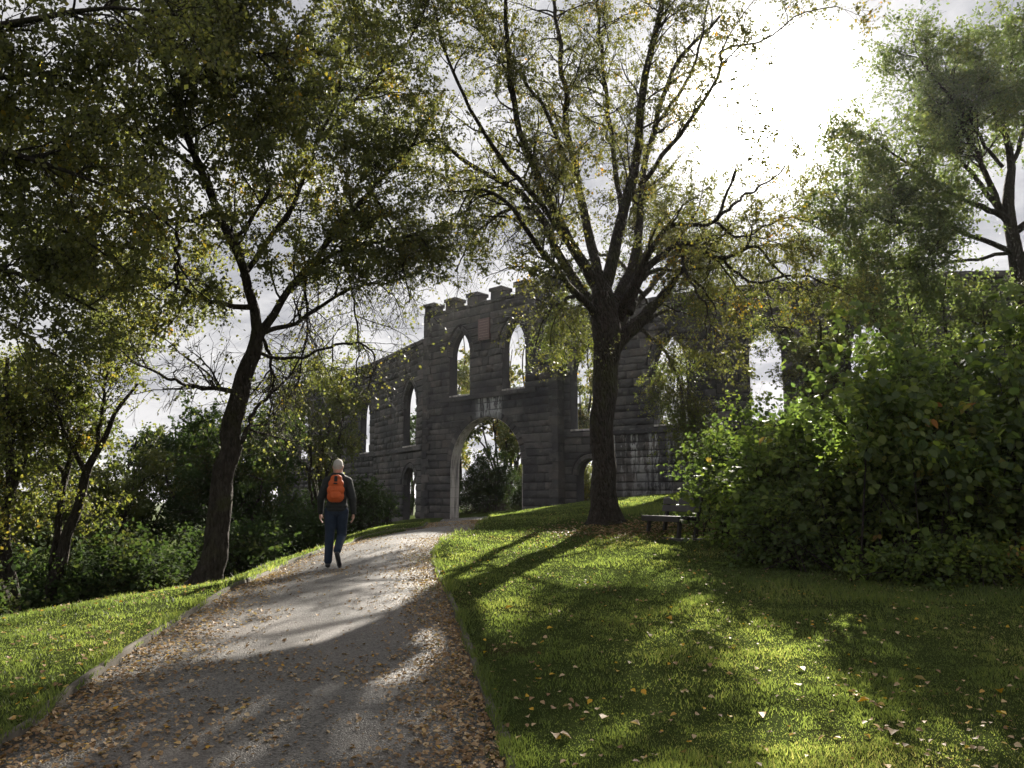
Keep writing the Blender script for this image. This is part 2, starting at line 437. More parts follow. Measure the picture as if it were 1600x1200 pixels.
# path sheet
K = 26
tt = np.linspace(0, 1, K)
LEo = LE - np.array([.04, 0]); REo = RE + np.array([.04, 0])
PL = LEo[:, None, :] * (1 - tt)[None, :, None] + REo[:, None, :] * tt[None, :, None]
PX, PY = PL[..., 0], PL[..., 1]
camber = 0.03 * (1 - (2 * tt - 1) ** 2)
PZ = base_h(PX, PY) + PATH_Z + camber[None, :] * 0.6 + 0.006 * (vnoise(PX * 3, PY * 3, 9) - .5)
idx = np.arange(PX.size).reshape(PX.shape)
Fq = np.stack([idx[:-1, :-1], idx[:-1, 1:], idx[1:, 1:], idx[1:, :-1]], -1).reshape(-1, 4)
tag(link('path', mesh_np('path', np.stack([PX, PY, PZ], -1).reshape(-1, 3), Fq, M_path, True)),
    kind='structure', label='tarmac path climbing to the stone gateway')

# edging strip along the left of the path
def strip(name, line, off, w, z0, z1, mat, label, wob=0.01):
    line = np.array(line); tg = np.gradient(line, axis=0); tg /= np.linalg.norm(tg, axis=1)[:, None]
    nrm = np.stack([-tg[:, 1], tg[:, 0]], 1)
    V = []
    zz = base_h(line[:, 0], line[:, 1])
    zz = zz + wob * (vnoise(np.arange(len(line)) * 0.23, np.zeros(len(line)), 5) - .5) * 2
    prof = [(off, z0), (off, z1 - .012), (off + .012, z1), (off + w - .012, z1), (off + w, z1 - .012), (off + w, z0)]
    for a, b in prof:
        V.append(np.column_stack([line + nrm * a, zz + b]))
    V = np.stack(V, 1); n, k = V.shape[:2]
    idx = np.arange(n * k).reshape(n, k)
    Fq = np.stack([idx[:-1, :-1], idx[1:, :-1], idx[1:, 1:], idx[:-1, 1:]], -1).reshape(-1, 4)
    o = link(name, mesh_np(name, V.reshape(-1, 3), Fq, mat, False))
    return tag(o, kind='structure', label=label)
strip('kerb', LE[:205], 0.0, 0.05, -0.2, 0.014, M_kerb, 'weathered edging strip between path and left lawn')
strip('kerb', RE[20:170], -0.06, 0.06, -0.2, -0.01, M_kerb, 'sunken edging strip half buried under the right lawn')

# ------------------------------------------------------------------ stone walls
def stone_variant(seed):
    r = np.random.default_rng(seed); nx_, nz_ = 4, 2
    V = []; 
    for j in range(nz_ + 1):
        for i in range(nx_ + 1):
            x = -.5 + i / nx_; z = -.5 + j / nz_
            edge = i in (0, nx_) or j in (0, nz_)
            y = -1.0 + (0.45 if edge else 0) + r.uniform(-.35, .3) * (0.6 if edge else 1)
            if 0 < i < nx_: x += r.uniform(-.05, .05)
            if 0 < j < nz_: z += r.uniform(-.1, .1)
            if edge: x *= 1 - r.uniform(0, .025); z *= 1 - r.uniform(0, .06)
            V.append((x, y, z))
    nf = len(V); F_ = []
    for j in range(nz_):
        for i in range(nx_):
            a = j * (nx_ + 1) + i; F_.append((a, a + 1, a + nx_ + 2, a + nx_ + 1))
    ring = [i for i in range(nx_ + 1)] + [(j + 1) * (nx_ + 1) + nx_ for j in range(nz_)] + [nz_ * (nx_ + 1) + i for i in range(nx_ - 1, -1, -1)] + [j * (nx_ + 1) for j in range(nz_ - 1, 0, -1)]
    for k in ring: V.append((V[k][0], 0.6, V[k][2]))
    m = len(ring)
    for k in range(m):
        a, b = ring[k], ring[(k + 1) % m]; F_.append((b, a, nf + k, nf + (k + 1) % m))
    return np.array(V), np.array(F_)
STONES = [stone_variant(s) for s in range(10)]
STONE_ME = [mesh_np('stone', v, f, M_stone) for v, f in STONES]

def arc_params(w, h): return (h * h + (w / 2) ** 2) / w
def hw_at(op, z, extra=0.0):
    """half width of the opening (plus ring) at height z"""
    w = op['u1'] - op['u0']; h = op['za'] - op['zs']
    if z <= op['zs']: return w / 2
    Rr = arc_params(w, h); q = (Rr + extra) ** 2 - (z - op['zs']) ** 2
    if q <= 0: return -1.0
    return math.sqrt(q) - (Rr - w / 2)
def apex(op, extra):
    w = op['u1'] - op['u0']; h = op['za'] - op['zs']; Rr = arc_params(w, h)
    return op['zs'] + math.sqrt(max(0, (Rr + extra) ** 2 - (Rr - w / 2) ** 2))
def outline(op, n=14):
    c = (op['u0'] + op['u1']) / 2; pts = [(op['u0'], op['zb']), (op['u1'], op['zb'])]
    w = op['u1'] - op['u0']; h = op['za'] - op['zs']; Rr = arc_params(w, h)
    amax = math.atan2(h, Rr - w / 2) if Rr > w / 2 + 1e-6 else math.pi / 2
    for k in range(n + 1):
        a = amax * k / n; pts.append((c - (Rr - w / 2) + Rr * math.cos(a), op['zs'] + Rr * math.sin(a)))
    for k in range(n - 1, -1, -1):
        a = amax * k / n; pts.append((c + (Rr - w / 2) - Rr * math.cos(a), op['zs'] + Rr * math.sin(a)))
    return pts

WS = 1.3     # the ruin is laid out in units of 1/1.3 m, its roots carry the scale
def wall_root(o):
    E = Vector((0, 0, EYE)); o.scale = (WS, WS, WS); o.location = E + WS * (Vector(o.location) - E)
class WallBuilder:
    def __init__(self, root, th=0.6, maxparts=290):
        self.root = root; self.th = th; self.maxparts = maxparts; self.queue = []; self.vous = []
        self.rl = Vector(root.location); wall_root(root)
    def core(self, O, d, u0, u1, zb, zt, ops, mat=M_mortar):
        cu = bpy.data.curves.new('wall_core', 'CURVE'); cu.dimensions = '2D'; cu.fill_mode = 'BOTH'
        def poly(pts):
            s = cu.splines.new('POLY'); s.points.add(len(pts) - 1); s.use_cyclic_u = True
            for k, (a, b) in enumerate(pts): s.points[k].co = (a, b, 0, 1)
        poly([(u0, zb), (u1, zb), (u1, zt), (u0, zt)])
        for op in ops:
            pts = outline(op)
            if op.get('door'): pts = [(a, max(b, zb + 0.05)) for a, b in pts]
            poly(pts)
        cu.extrude = self.th / 2
        ob = bpy.data.objects.new('tmp', cu); COL.objects.link(ob)
        dg = bpy.context.evaluated_depsgraph_get(); me = bpy.data.meshes.new_from_object(ob.evaluated_get(dg))
        bpy.data.objects.remove(ob)
        n = Vector((d[1], -d[0], 0))  # towards the viewer
        D = Vector((d[0], d[1], 0))
        # local: x->D, y->Z, z->n ; front face at n=0
        M = Matrix(((D.x, 0, n.x, O[0] - n.x * self.th / 2), (D.y, 0, n.y, O[1] - n.y * self.th / 2), (0, 1, 0, 0), (0, 0, 0, 1)))
        me.transform(Matrix.Translation(-self.rl) @ M)
        me.materials.clear(); me.materials.append(mat)
        o = link('wall_core', me, mat, self.root)
        return o
    def rows(self, O, d, u0, u1, zb, zt, ops, rowh=0.33, ring=0.24, wr=(0.42, 1.0), seed=1, side=1):
        r = np.random.default_rng(seed); z = zb; k = 0
        while z < zt - 0.05:
            h = rowh * r.uniform(0.74, 1.22)
            if z + h > zt - 0.1: h = zt - z
            z1 = z + h
            # boundaries
            segs = [((u0, None), (u1, None))]
            for op in ops:
                za = apex(op, ring)
                if z1 <= op['zb'] + 0.02 or z >= za - 0.02: continue
                c = (op['u0'] + op['u1']) / 2
                if z1 <= op['zs'] + 0.02:
                    Lc = Rc = None; wl = (op['u1'] - op['u0']) / 2
                    cutL, cutR = c - wl, c + wl
                else:
                    zz = list(np.linspace(z, min(z1, za), 5)); cv = []
                    for q in zz:
                        hw = hw_at(op, q, ring if q > op['zs'] else 0)
                        if q <= op['zs']: hw = (op['u1'] - op['u0']) / 2
                        cv.append((max(hw, 0.0), q))
                    if z1 > za: cv.append((0.0, z1))
                    Lc = [(c - a, b) for a, b in cv]; Rc = [(c + a, b) for a, b in cv]
                    cutL = min(p[0] for p in Lc); cutR = max(p[0] for p in Rc)
                new = []
                for (a, ac), (b, bc) in segs:
                    if cutL > a + .05 and cutL < b: new.append(((a, ac), (cutL, Lc)))
                    if cutR < b - .05 and cutR > a: new.append(((cutR, Rc), (b, bc)))
                    if cutL <= a and cutR >= b: pass
                    elif cutR <= a or cutL >= b: new.append(((a, ac), (b, bc)))
                segs = new
            for (a, ac), (b, bc) in segs:
                L = b - a
                if L < 0.04: continue
                n = max(1, int(round(L / r.uniform(*wr)))) if L > 0.6 else 1
                cuts = [a + L * (i + (r.uniform(-.22, .22) if 0 < i < n else 0)) / n for i in range(n + 1)]
                for i in range(n):
                    c0, c1 = cuts[i], cuts[i + 1]
                    lc = ac if i == 0 else None; rc = bc if i == n - 1 else None
                    pr = r.uniform(0.03, 0.10)
                    self.queue.append((O, d, c0, c1, z, z1, lc, rc, pr, int(r.integers(0, 10)), r.random(), side))
            z = z1; k += 1
    def ring(self, O, d, op, ring=0.24, n=9, proud=0.06, name='voussoir'):
        c = (op['u0'] + op['u1']) / 2; w = op['u1'] - op['u0']; h = op['za'] - op['zs']; Rr = arc_params(w, h)
        amax = math.atan2(h, Rr - w / 2) if Rr > w / 2 + 1e-6 else math.pi / 2
        e = Rr - w / 2
        for sgn in (1, -1):
            for k in range(n):
                a0 = amax * k / n + .004; a1 = amax * (k + 1) / n - .004
                ps = []
                for rr, aa in ((Rr - .015, a0), (Rr + ring - .02, a0), (Rr + ring - .02, a1), (Rr - .015, a1)):
                    uu = c + sgn * (-e + rr * math.cos(aa)); zz = op['zs'] + rr * math.sin(aa)
                    if sgn * (uu - c) < 0.004: uu = c + sgn * 0.004
                    ps.append((uu, zz))
                if sgn < 0: ps = ps[::-1]
                self.poly_part(name, O, d, ps, proud * random.uniform(.7, 1.2), -0.15)
    def to_local(self, O, d, u, off, z):
        n = (d[1], -d[0])
        return (O[0] + d[0] * u + n[0] * off - self.rl.x, O[1] + d[1] * u + n[1] * off - self.rl.y, z - self.rl.z)
    def poly_part(self, name, O, d, ps, proud, back, mat=M_stone, flat=False):
        cx_ = sum(p[0] for p in ps) / len(ps); cz_ = sum(p[1] for p in ps) / len(ps)
        V = []; n = len(ps)
        for (a, b) in ps: V.append(self.to_local(O, d, a, proud * (1 if flat else .6), b))
        ins_ = 0.75
        for (a, b) in ps: V.append(self.to_local(O, d, cx_ + (a - cx_) * ins_, proud * (1 if flat else random.uniform(.85, 1.15)), cz_ + (b - cz_) * ins_))
        for (a, b) in ps: V.append(self.to_local(O, d, a, back, b))
        F_ = [tuple(range(n, 2 * n))]
        for k in range(n):
            j = (k + 1) % n
            F_.append((k, j, n + j, n + k)); F_.append((j, k, 2 * n + k, 2 * n + j))
        me = bpy.data.meshes.new(name); me.from_pydata(V, [], F_); me.materials.append(mat)
        o = link(name, me, None, self.root)
        return o
    def flush(self):
        cx0, cy0 = 0, 0
        q = self.queue
        # largest in the picture first
        def score(it):
            O, d, a, b, z, z1 = it[:6]
            X = O[0] + d[0] * (a + b) / 2; Y = O[1] + d[1] * (a + b) / 2
            px = X / Y * 1213 + 800
            vis = 1.0 if 430 < px < 1250 else 0.05
            if it[11] < 0: vis = 0.001
            if px > 1080 and z < 4: vis *= .1
            return -vis * (b - a) * (z1 - z) / (Y * Y)
        q.sort(key=score)
        VV, FF, RR = [], [], []; off = 0
        for k, (O, d, a, b, z, z1, lc, rc, pr, v, rnd, side) in enumerate(q):
            g = 0.010
            if side < 0:   # far side of the wall: same courses mirrored to the back
                pass
            n = (d[1], -d[0])
            ang = math.atan2(d[1], d[0])
            if lc is None and rc is None:
                w = b - a - 2 * g; h = z1 - z - 2 * g
                if k < self.maxparts:
                    o = bpy.data.objects.new('stone', STONE_ME[v]); COL.objects.link(o); o.parent = self.root
                    o.location = self.to_local(O, d, (a + b) / 2, 0, (z + z1) / 2)
                    o.rotation_euler = (0, 0, ang); o.scale = (w, pr, h)
                else:
                    V, Fc = STONES[v]
                    ca, sa = math.cos(ang), math.sin(ang)
                    y = V[:, 1] * pr
                    x = V[:, 0] * w
                    offb = 0.0
                    if side < 0: y = -y - 0.0; offb = -self.th
                    p = np.array(self.to_local(O, d, (a + b) / 2, offb, (z + z1) / 2))
                    W = np.stack([x * ca - y * sa, x * sa + y * ca, V[:, 2] * h], 1) + p
                    Fx = Fc if side > 0 else Fc[:, ::-1]
                    VV.append(W); FF.append(Fx + off); RR.append(np.full(len(W), rnd)); off += len(W)
            else:
                zz0, zz1 = z + g, z1 - g
                left = [(a + g, zz1), (a + g, zz0)] if lc is None else [(x + g, min(max(y, zz0), zz1)) for x, y in lc[::-1]]
                right = [(b - g, zz0), (b - g, zz1)] if rc is None else [(x - g, min(max(y, zz0), zz1)) for x, y in rc]
                ps = left + right
                # remove duplicates
                cl_ = []
                for p in ps:
                    if not cl_ or abs(p[0] - cl_[-1][0]) + abs(p[1] - cl_[-1][1]) > 1e-3: cl_.append(p)
                if len(cl_) > 2 and side > 0: self.poly_part('stone', O, d, cl_, pr, -.05)
        if VV:
            # keep as quads
            me = mesh_np('stones', np.concatenate(VV), np.concatenate(FF), M_stone, False, {'rnd': np.concatenate(RR)})
            o = link('rubble_facing', me, None, self.root); o['kind'] = 'stuff'
        self.queue = []
    def block(self, name, O, d, u0, u1, z0, z1, proud, back, mat=M_cap, bev=0.015, jitter=0.0):
        bm = bmesh.new()
        ang = math.atan2(d[1], d[0])
        p = self.to_local(O, d, (u0 + u1) / 2, (proud + back) / 2, (z0 + z1) / 2)
        bm_box(bm, p, (u1 - u0, proud - back, z1 - z0), Matrix.Rotation(ang, 4, 'Z'), bev)
        if jitter:
            for v in bm.verts: v.co += Vector((random.uniform(-1, 1), random.uniform(-1, 1), random.uniform(-1, 1))) * jitter
        return link(name, bm_mesh(name, bm, mat), None, self.root)
    def ledge(self, O, d, u0, u1, z0, z1, proud, name='ledge_stone', step=0.9, mat=M_cap):
        n = max(1, int((u1 - u0) / step)); 
        for k in range(n):
            a = u0 + (u1 - u0) * k / n + .006; b = u0 + (u1 - u0) * (k + 1) / n - .006
            self.block(name, O, d, a, b, z0 + random.uniform(-.01, .01), z1 + random.uniform(-.012, .012), proud + random.uniform(-.015, .015), -.1, mat, .02, .006)

# gate: plan direction to the right as seen
GD = (0.740, -0.672)
GO = (-0.98 - 0.740 * 0.265, 34 + 0.672 * 0.265)   # centre of the gate front
Zg = EYE
gate = empty('gateway', (GO[0], GO[1], 0.8), label='dark stone gateway with battlements, one round arch and two pointed windows above', cat='gateway')
W = WallBuilder(gate, th=0.48)
HT = 8.93 + Zg
gops = [dict(u0=-2.22, u1=2.22, zb=-0.6, zs=1.44 + Zg, za=3.66 + Zg, door=1),
        dict(u0=-1.69 - .68, u1=-1.69 + .68, zb=4.72 + Zg, zs=6.65 + Zg, za=7.86 + Zg),
        dict(u0=1.69 - .68, u1=1.69 + .68, zb=4.72 + Zg, zs=6.65 + Zg, za=7.86 + Zg)]
W.core(GO, GD, -4.17, 4.17, -0.7, HT, gops)
W.rows(GO, GD, -4.17, 4.17, -0.3, HT, gops, seed=3)
W.ring(GO, GD, gops[0], .3, 13, .08)
W.ring(GO, GD, gops[1], .22, 6, .035); W.ring(GO, GD, gops[2], .22, 6, .035)
W.ledge(GO, GD, -3.0, 3.05, 4.50 + Zg, 4.70 + Zg, .14)
for s in (-1.69, 1.69):
    W.block('window_sill', GO, GD, s - .66, s + .66, 4.705 + Zg, 4.78 + Zg, .05, -.54, M_lime, .01)
# quoins on both corners of the gate, alternating
z = -.2; k = 0
while z < HT - .1:
    h = .37
    for sgn in (-1, 1):
        wq = .5 if k % 2 else .32
        a, b = (-4.2, -4.2 + wq) if sgn < 0 else (4.2 - wq, 4.2)
        W.block('quoin', GO, GD, a, b, z + .008, min(z + h, HT) - .008, .085, -.64, M_stone, .018, .012)
    z += h; k += 1
# merlons with capstones
for k in range(6):
    a = -4.18 + 1.5 * k; b = a + .68 + (.12 if k == 5 else 0)
    W.block('merlon', GO, GD, a, b, HT, HT + .38, .05, -.56, M_stone, .02, .01)
    W.block('capstone', GO, GD, a - .06, b + .06, HT + .383, HT + .56, .12, -.62, M_cap, .03, .008)
for k in range(5):
    a = -4.18 + 1.5 * k + .68; b = a + .82
    W.block('coping_stone', GO, GD, a + .003, b - .003, HT - .06, HT + .03, .08, -.64, M_cap, .015, .006)
# pale lining inside the round arch
def arch_lining(W, O, d, op, mat):
    pts = outline(op, 20)[1:]  # from right bottom up over
    pts = [(op['u1'], 0.3)] + pts[1:] + [(op['u0'], 0.3)]
    c = (op['u0'] + op['u1']) / 2; zc_ = op['zs']
    n = len(pts)
    for k in range(0, n - 1):
        (a, b), (a2, b2) = pts[k], pts[k + 1]
        def inn(u, z, t=.035):
            if z <= zc_: return (u - math.copysign(t, u - c), z)
            r_ = math.hypot(u - c, z - zc_); return (c + (u - c) * (r_ - t) / r_, zc_ + (z - zc_) * (r_ - t) / r_)
        if abs(b2 - b) > .8:
            m_ = max(2, int(abs(b2 - b) / .4)); subs = [(a + (a2 - a) * i / m_, b + (b2 - b) * i / m_) for i in range(m_ + 1)]
        else: subs = [(a, b), (a2, b2)]
        for (p, q) in zip(subs[:-1], subs[1:]):
            e = .01
            p = (p[0] + (q[0] - p[0]) * .02, p[1] + (q[1] - p[1]) * .02)
            i1, i2 = inn(*p), inn(*q)
            for (y0, y1) in ((.03, -.24), (-.25, -.50)):
                V = [W.to_local(O, d, x[0], y, x[1]) for y in (y0, y1) for x in (p, q, i2, i1)]
                F_ = [(0, 1, 2, 3), (7, 6, 5, 4), (0, 4, 5, 1), (1, 5, 6, 2), (2, 6, 7, 3), (3, 7, 4, 0)]
                me = bpy.data.meshes.new('lining_stone'); me.from_pydata(V, [], F_); me.materials.append(mat)
                link('lining_stone', me, None, W.root)
arch_lining(W, GO, GD, gops[0], M_lime)
W.flush()
# weathered inscription panel, letters too worn to read
M_plaque = simple_mat('red_granite', (0.115, 0.075, 0.07), .7, .3, 20, .15, .003)
M_plq2 = simple_mat('worn_lettering', (0.2, 0.145, 0.135), .8, .2)
pq = W.block('inscription_panel', GO, GD, -.40, .31, 7.15 + Zg, 8.14 + Zg, .13, -.02, M_plaque, .01)
pq['label'] = 'reddish inscription panel between the two pointed windows'
bm = bmesh.new()
for i in range(7):
    x = -.30
    zr = 8.02 + Zg - .125 * i
    while x < .2:
        w = random.uniform(.03, .09)
        p = W.to_local(GO, GD, x + w / 2, .132, zr); bm_box(bm, p, (w, .008, .022), Matrix.Rotation(math.atan2(GD[1], GD[0]), 4, 'Z'))
        x += w + .02
lt = link('worn_lettering', bm_mesh('lettering', bm, M_plq2)); lt.parent = pq; lt['kind'] = 'stuff'

def wing(name, label, pts, segops, zt, seed, string_z, th=.6):
    root = empty(name, (pts[0][0], pts[0][1], 1.0), label=label, cat='wall')
    Wb = WallBuilder(root, th)
    for i in range(len(pts) - 1):
        a, b = np.array(pts[i]), np.array(pts[i + 1]); L = float(np.linalg.norm(b - a)); d = tuple((b - a) / L)
        ops = segops[i]
        Wb.core(tuple(a), d, 0, L, -2.5, zt, ops)
        Wb.rows(tuple(a), d, 0, L, -1.6 if name.endswith('left') or seed == 21 else .9, zt, ops, seed=seed + i)
        for op in ops:
            Wb.ring(tuple(a), d, op, .2, 5)
            if not op.get('door'): Wb.block('window_sill', tuple(a), d, op['u0'] + .01, op['u1'] - .01, op['zb'] - .01, op['zb'] + .06, .05, -th - .06, M_lime, .01)
        Wb.ledge(tuple(a), d, 0, L, string_z - .2, string_z - .02, .13)
        Wb.ledge(tuple(a), d, 0, L, zt, zt + .2, .12, 'coping_stone', 1.1)
    Wb.flush()
    return root
# right wing: starts behind the right corner of the gate
def lerp_pts(): pass
win = lambda a, zb, za: dict(u0=a, u1=a + 1.36, zb=zb, zs=za - 1.2, za=za)
SZ = 2.70 + Zg
win2 = lambda a, zb, za: dict(u0=a, u1=a + 1.8, zb=zb, zs=za - 1.35, za=za)
r0 = (1.91 + .25, 31.37 + .15); r1 = (7.5, 27.9); r2 = (13.4, 26.0); r3 = (21, 25.3)
wing('curtain_wall', 'dark stone wall right of the gateway behind the trunk, with tall pointed windows', [r0, r1, r2, r3],
     [[win(.30, SZ + .05, 6.3 + Zg), win(3.95, SZ + .05, 6.3 + Zg), dict(u0=.55, u1=1.9, zb=.6, zs=.95 + Zg, za=1.62 + Zg, door=1)],
      [dict(u0=1.2, u1=2.32, zb=SZ + .05, zs=5.2 + Zg, za=6.3 + Zg), win(4.6, SZ + .05, 6.3 + Zg)], [win(2, SZ + .05, 6.3 + Zg), win(5.3, SZ + .05, 6.3 + Zg)]],
     7.6 + Zg, 41, SZ)
l0 = (-4.27, 37.0); l1 = (-7.75, 43.3); l2 = (-11.2, 48.5); l3 = (-16, 53)
# direction must run to the right as seen, so left wing is listed from its far end
Ll = math.dist(l0, l1)
wing('curtain_wall', 'dark stone wall left of the gateway receding behind the yellowing tree', [l3, l2, l1, l0],
     [[win(2.2, SZ - .1, 5.95 + Zg)], [win(4.2, SZ - .1, 5.95 + Zg)],
      [win2(Ll - 2.7, SZ - .1, 5.95 + Zg), dict(u0=Ll - 2.5, u1=Ll - .8, zb=-.4, zs=.7 + Zg, za=1.6 + Zg, door=1)]],
     7.6 + Zg, 21, SZ - .13, .36)

# ------------------------------------------------------------------ trees
UP = np.array([0, 0, 1.0])
def unit(v): return v / np.maximum(np.linalg.norm(v, axis=-1, keepdims=True), 1e-9)
def grow(S, D, L, R0, K, wander, grav, r, taper=0.25):
    """batch of wandering polylines"""
    N_ = len(S); Pp = np.zeros((N_, K, 3)); Pp[:, 0] = S; d = unit(D.copy())
    step = (L / (K - 1))[:, None]
    for k in range(1, K):
        d = unit(d + r.normal(0, wander, (N_, 3)) + np.array([0, 0, grav]))
        Pp[:, k] = Pp[:, k - 1] + d * step
    tp = np.linspace(1, taper, K)[None]
    return Pp, R0[:, None] * tp
def children(Pp, Rd, count, tmin, tmax, amin, amax, lmin, lmax, rr, K, wander, grav, r, ltaper=0.5, up=0.0, taper=.25):
    N_, Kp = Pp.shape[:2]
    Ls = np.linalg.norm(np.diff(Pp, axis=1), axis=2).sum(1)
    pi = r.choice(N_, count, p=Ls / Ls.sum())
    t = r.uniform(tmin, tmax, count); f = t * (Kp - 1); i0 = np.minimum(f.astype(int), Kp - 2); fr = (f - i0)[:, None]
    S = Pp[pi, i0] * (1 - fr) + Pp[pi, i0 + 1] * fr
    T = unit(Pp[pi, i0 + 1] - Pp[pi, i0])
    q = unit(np.cross(T, r.normal(0, 1, (count, 3))))
    a = r.uniform(amin, amax, count)[:, None]
    D = unit(T * np.cos(a) + q * np.sin(a) + UP * up)
    L = r.uniform(lmin, lmax, count) * (1 - ltaper * t)
    Rr = np.minimum(Rd[pi, i0] * r.uniform(.35, .7, count), rr)
    return grow(S, D, L, Rr, K, wander, grav, r, taper)
def tubes(Pp, Rd, S=5):
    N_, K = Pp.shape[:2]
    T = np.gradient(Pp, axis=1); T = unit(T)
    ref = np.where(np.abs(T[..., 2:3]) < .9, np.array([0, 0, 1.0]), np.array([1.0, 0, 0]))
    # stable frame from the average tangent of the polyline
    Ta = unit(Pp[:, -1] - Pp[:, 0]); rf = np.where(np.abs(Ta[:, 2:3]) < .8, np.array([[0, 0, 1.0]]), np.array([[1.0, 0, 0]]))
    A = unit(np.cross(T, rf[:, None, :])); B = np.cross(T, A)
    th = np.arange(S) / S * 2 * np.pi
    ring = A[:, :, None] * np.cos(th)[None, None, :, None] + B[:, :, None] * np.sin(th)[None, None, :, None]
    V = Pp[:, :, None] + ring * Rd[:, :, None, None]
    base = (np.arange(N_) * K * S)[:, None, None] + (np.arange(K - 1) * S)[None, :, None]
    s0 = np.arange(S)[None, None]; s1 = (s0 + 1) % S
    Fc = np.stack([base + s0, base + s1, base + S + s1, base + S + s0], -1).reshape(-1, 4)
    return V.reshape(-1, 3), Fc
def ribbons(Pp, Rd):
    """hair-thin twigs: one folded strip each"""
    N_, K = Pp.shape[:2]
    T = unit(Pp[:, -1] - Pp[:, 0]); rf = np.where(np.abs(T[:, 2:3]) < .8, np.array([[.3, 0, 1.0]]), np.array([[1.0, .3, 0]]))
    A = unit(np.cross(T, rf))[:, None] * Rd[:, :, None]
    V = np.stack([Pp - A, Pp + A], 2)
    b = (np.arange(N_) * K * 2)[:, None] + (np.arange(K - 1) * 2)[None]
    return V.reshape(-1, 3), np.stack([b, b + 1, b + 3, b + 2], -1).reshape(-1, 4)
class MeshAcc:
    def __init__(s): s.V = []; s.F = []; s.n = 0
    def add(s, V, F_): s.V.append(V); s.F.append(F_ + s.n); s.n += len(V)
    def mesh(s, name, mat, smooth=True): return mesh_np(name, np.concatenate(s.V), np.concatenate(s.F), mat, smooth)

LEAF6 = (np.array([[0, 0, 0], [-.36, .35, .06], [-.30, .7, .04], [0, 1.05, -.1], [.30, .7, .04], [.36, .35, .06]]), np.array([[0, 1, 2, 3], [0, 3, 4, 5]]))
LEAF4 = (np.array([[0, 0, 0], [-.38, .45, .07], [0, 1.05, -.05], [.38, .45, .07]]), np.array([[0, 1, 2, 3]]))
LEAFR = (np.array([[0, 0, 0], [-.3, .08, .05], [-.46, .42, .08], [-.3, .78, .04], [0, 1.1, -.1], [.3, .78, .04], [.46, .42, .08], [.3, .08, .05]]), np.array([[0, 1, 2, 3], [0, 3, 4, 4], [0, 5, 6, 7], [0, 4, 5, 5]]))
def leaf_mesh(name, pos, size, mat, r, tmpl=LEAF4, droop=0.5, flat=0.0, rnd=None, long_=1.0):
    """pos (n,3); every leaf a folded blade of its own"""
    n = len(pos)
    ax = unit(r.normal(0, 1, (n, 3)) + np.array([0, 0, -droop]))
    nn = r.normal(0, 1, (n, 3)) + np.array([0, 0, flat])
    zx = unit(np.cross(ax, nn)); zz = np.cross(zx, ax)
    T, Fc = tmpl
    s = (size * r.uniform(.65, 1.25, n))[:, None, None]
    V = pos[:, None] + s * (T[None, :, 0:1] * zx[:, None] + long_ * T[None, :, 1:2] * ax[:, None] + T[None, :, 2:3] * zz[:, None])
    k = len(T)
    Fa = (np.arange(n) * k)[:, None, None] + Fc[None]
    if tmpl is LEAFR:   # strip to clean quads
        Fq_ = np.array([[0, 1, 2, 3], [0, 3, 5, 7], [3, 4, 5, 5], [7, 5, 6, 6]])
        Fq_ = np.array([[0, 1, 2, 3], [0, 3, 4, 5], [0, 5, 6, 7]])
        Fa = (np.arange(n) * k)[:, None, None] + Fq_[None]
    if rnd is None: rnd = r.random(n)
    return mesh_np(name, V.reshape(-1, 3), Fa.reshape(-1, Fc.shape[1] if tmpl is not LEAFR else 4), mat, False, {'rnd': np.repeat(rnd, k)})

def clump_rnd(pos, r, scale=0.8, seed=0, yel=0.0):
    """per leaf value with patches, so yellowing comes in sprays"""
    a = vnoise(pos[:, 0] * scale + pos[:, 2] * .7, pos[:, 1] * scale + pos[:, 2] * scale, seed)
    b = vnoise(pos[:, 0] * 3 + 7, pos[:, 2] * 3, seed + 1)
    v = .45 * r.random(len(pos)) + .35 * a + .25 * b + yel
    return np.clip((v - .12) / .82, 0, 1)

def slim(limbs, f): return [[(a, b, c, w * f) for a, b, c, w in l] for l in limbs]
def limb_pts(limb, K=22, rough=0.0, r=None):
    """limb: [(px,py,Y,width_px), ...] -> points and radii"""
    w = []
    for px, py, Y, wd in limb:
        p = P(px, py, Y); w.append([*p, wd * 0.5 * Y / 1213])
    q = resample(w, K) if len(w) > 2 else np.array([np.array(w[0]) * (1 - s) + np.array(w[1]) * s for s in np.linspace(0, 1, K)])
    pts, rad = q[:, :3].copy(), np.maximum(q[:, 3], .004)
    if rough: 
        nzz = r.normal(0, rough, pts.shape); nzz[0] = 0; nzz = (nzz + np.roll(nzz, 1, 0)) / 2; pts += nzz
    return pts, rad

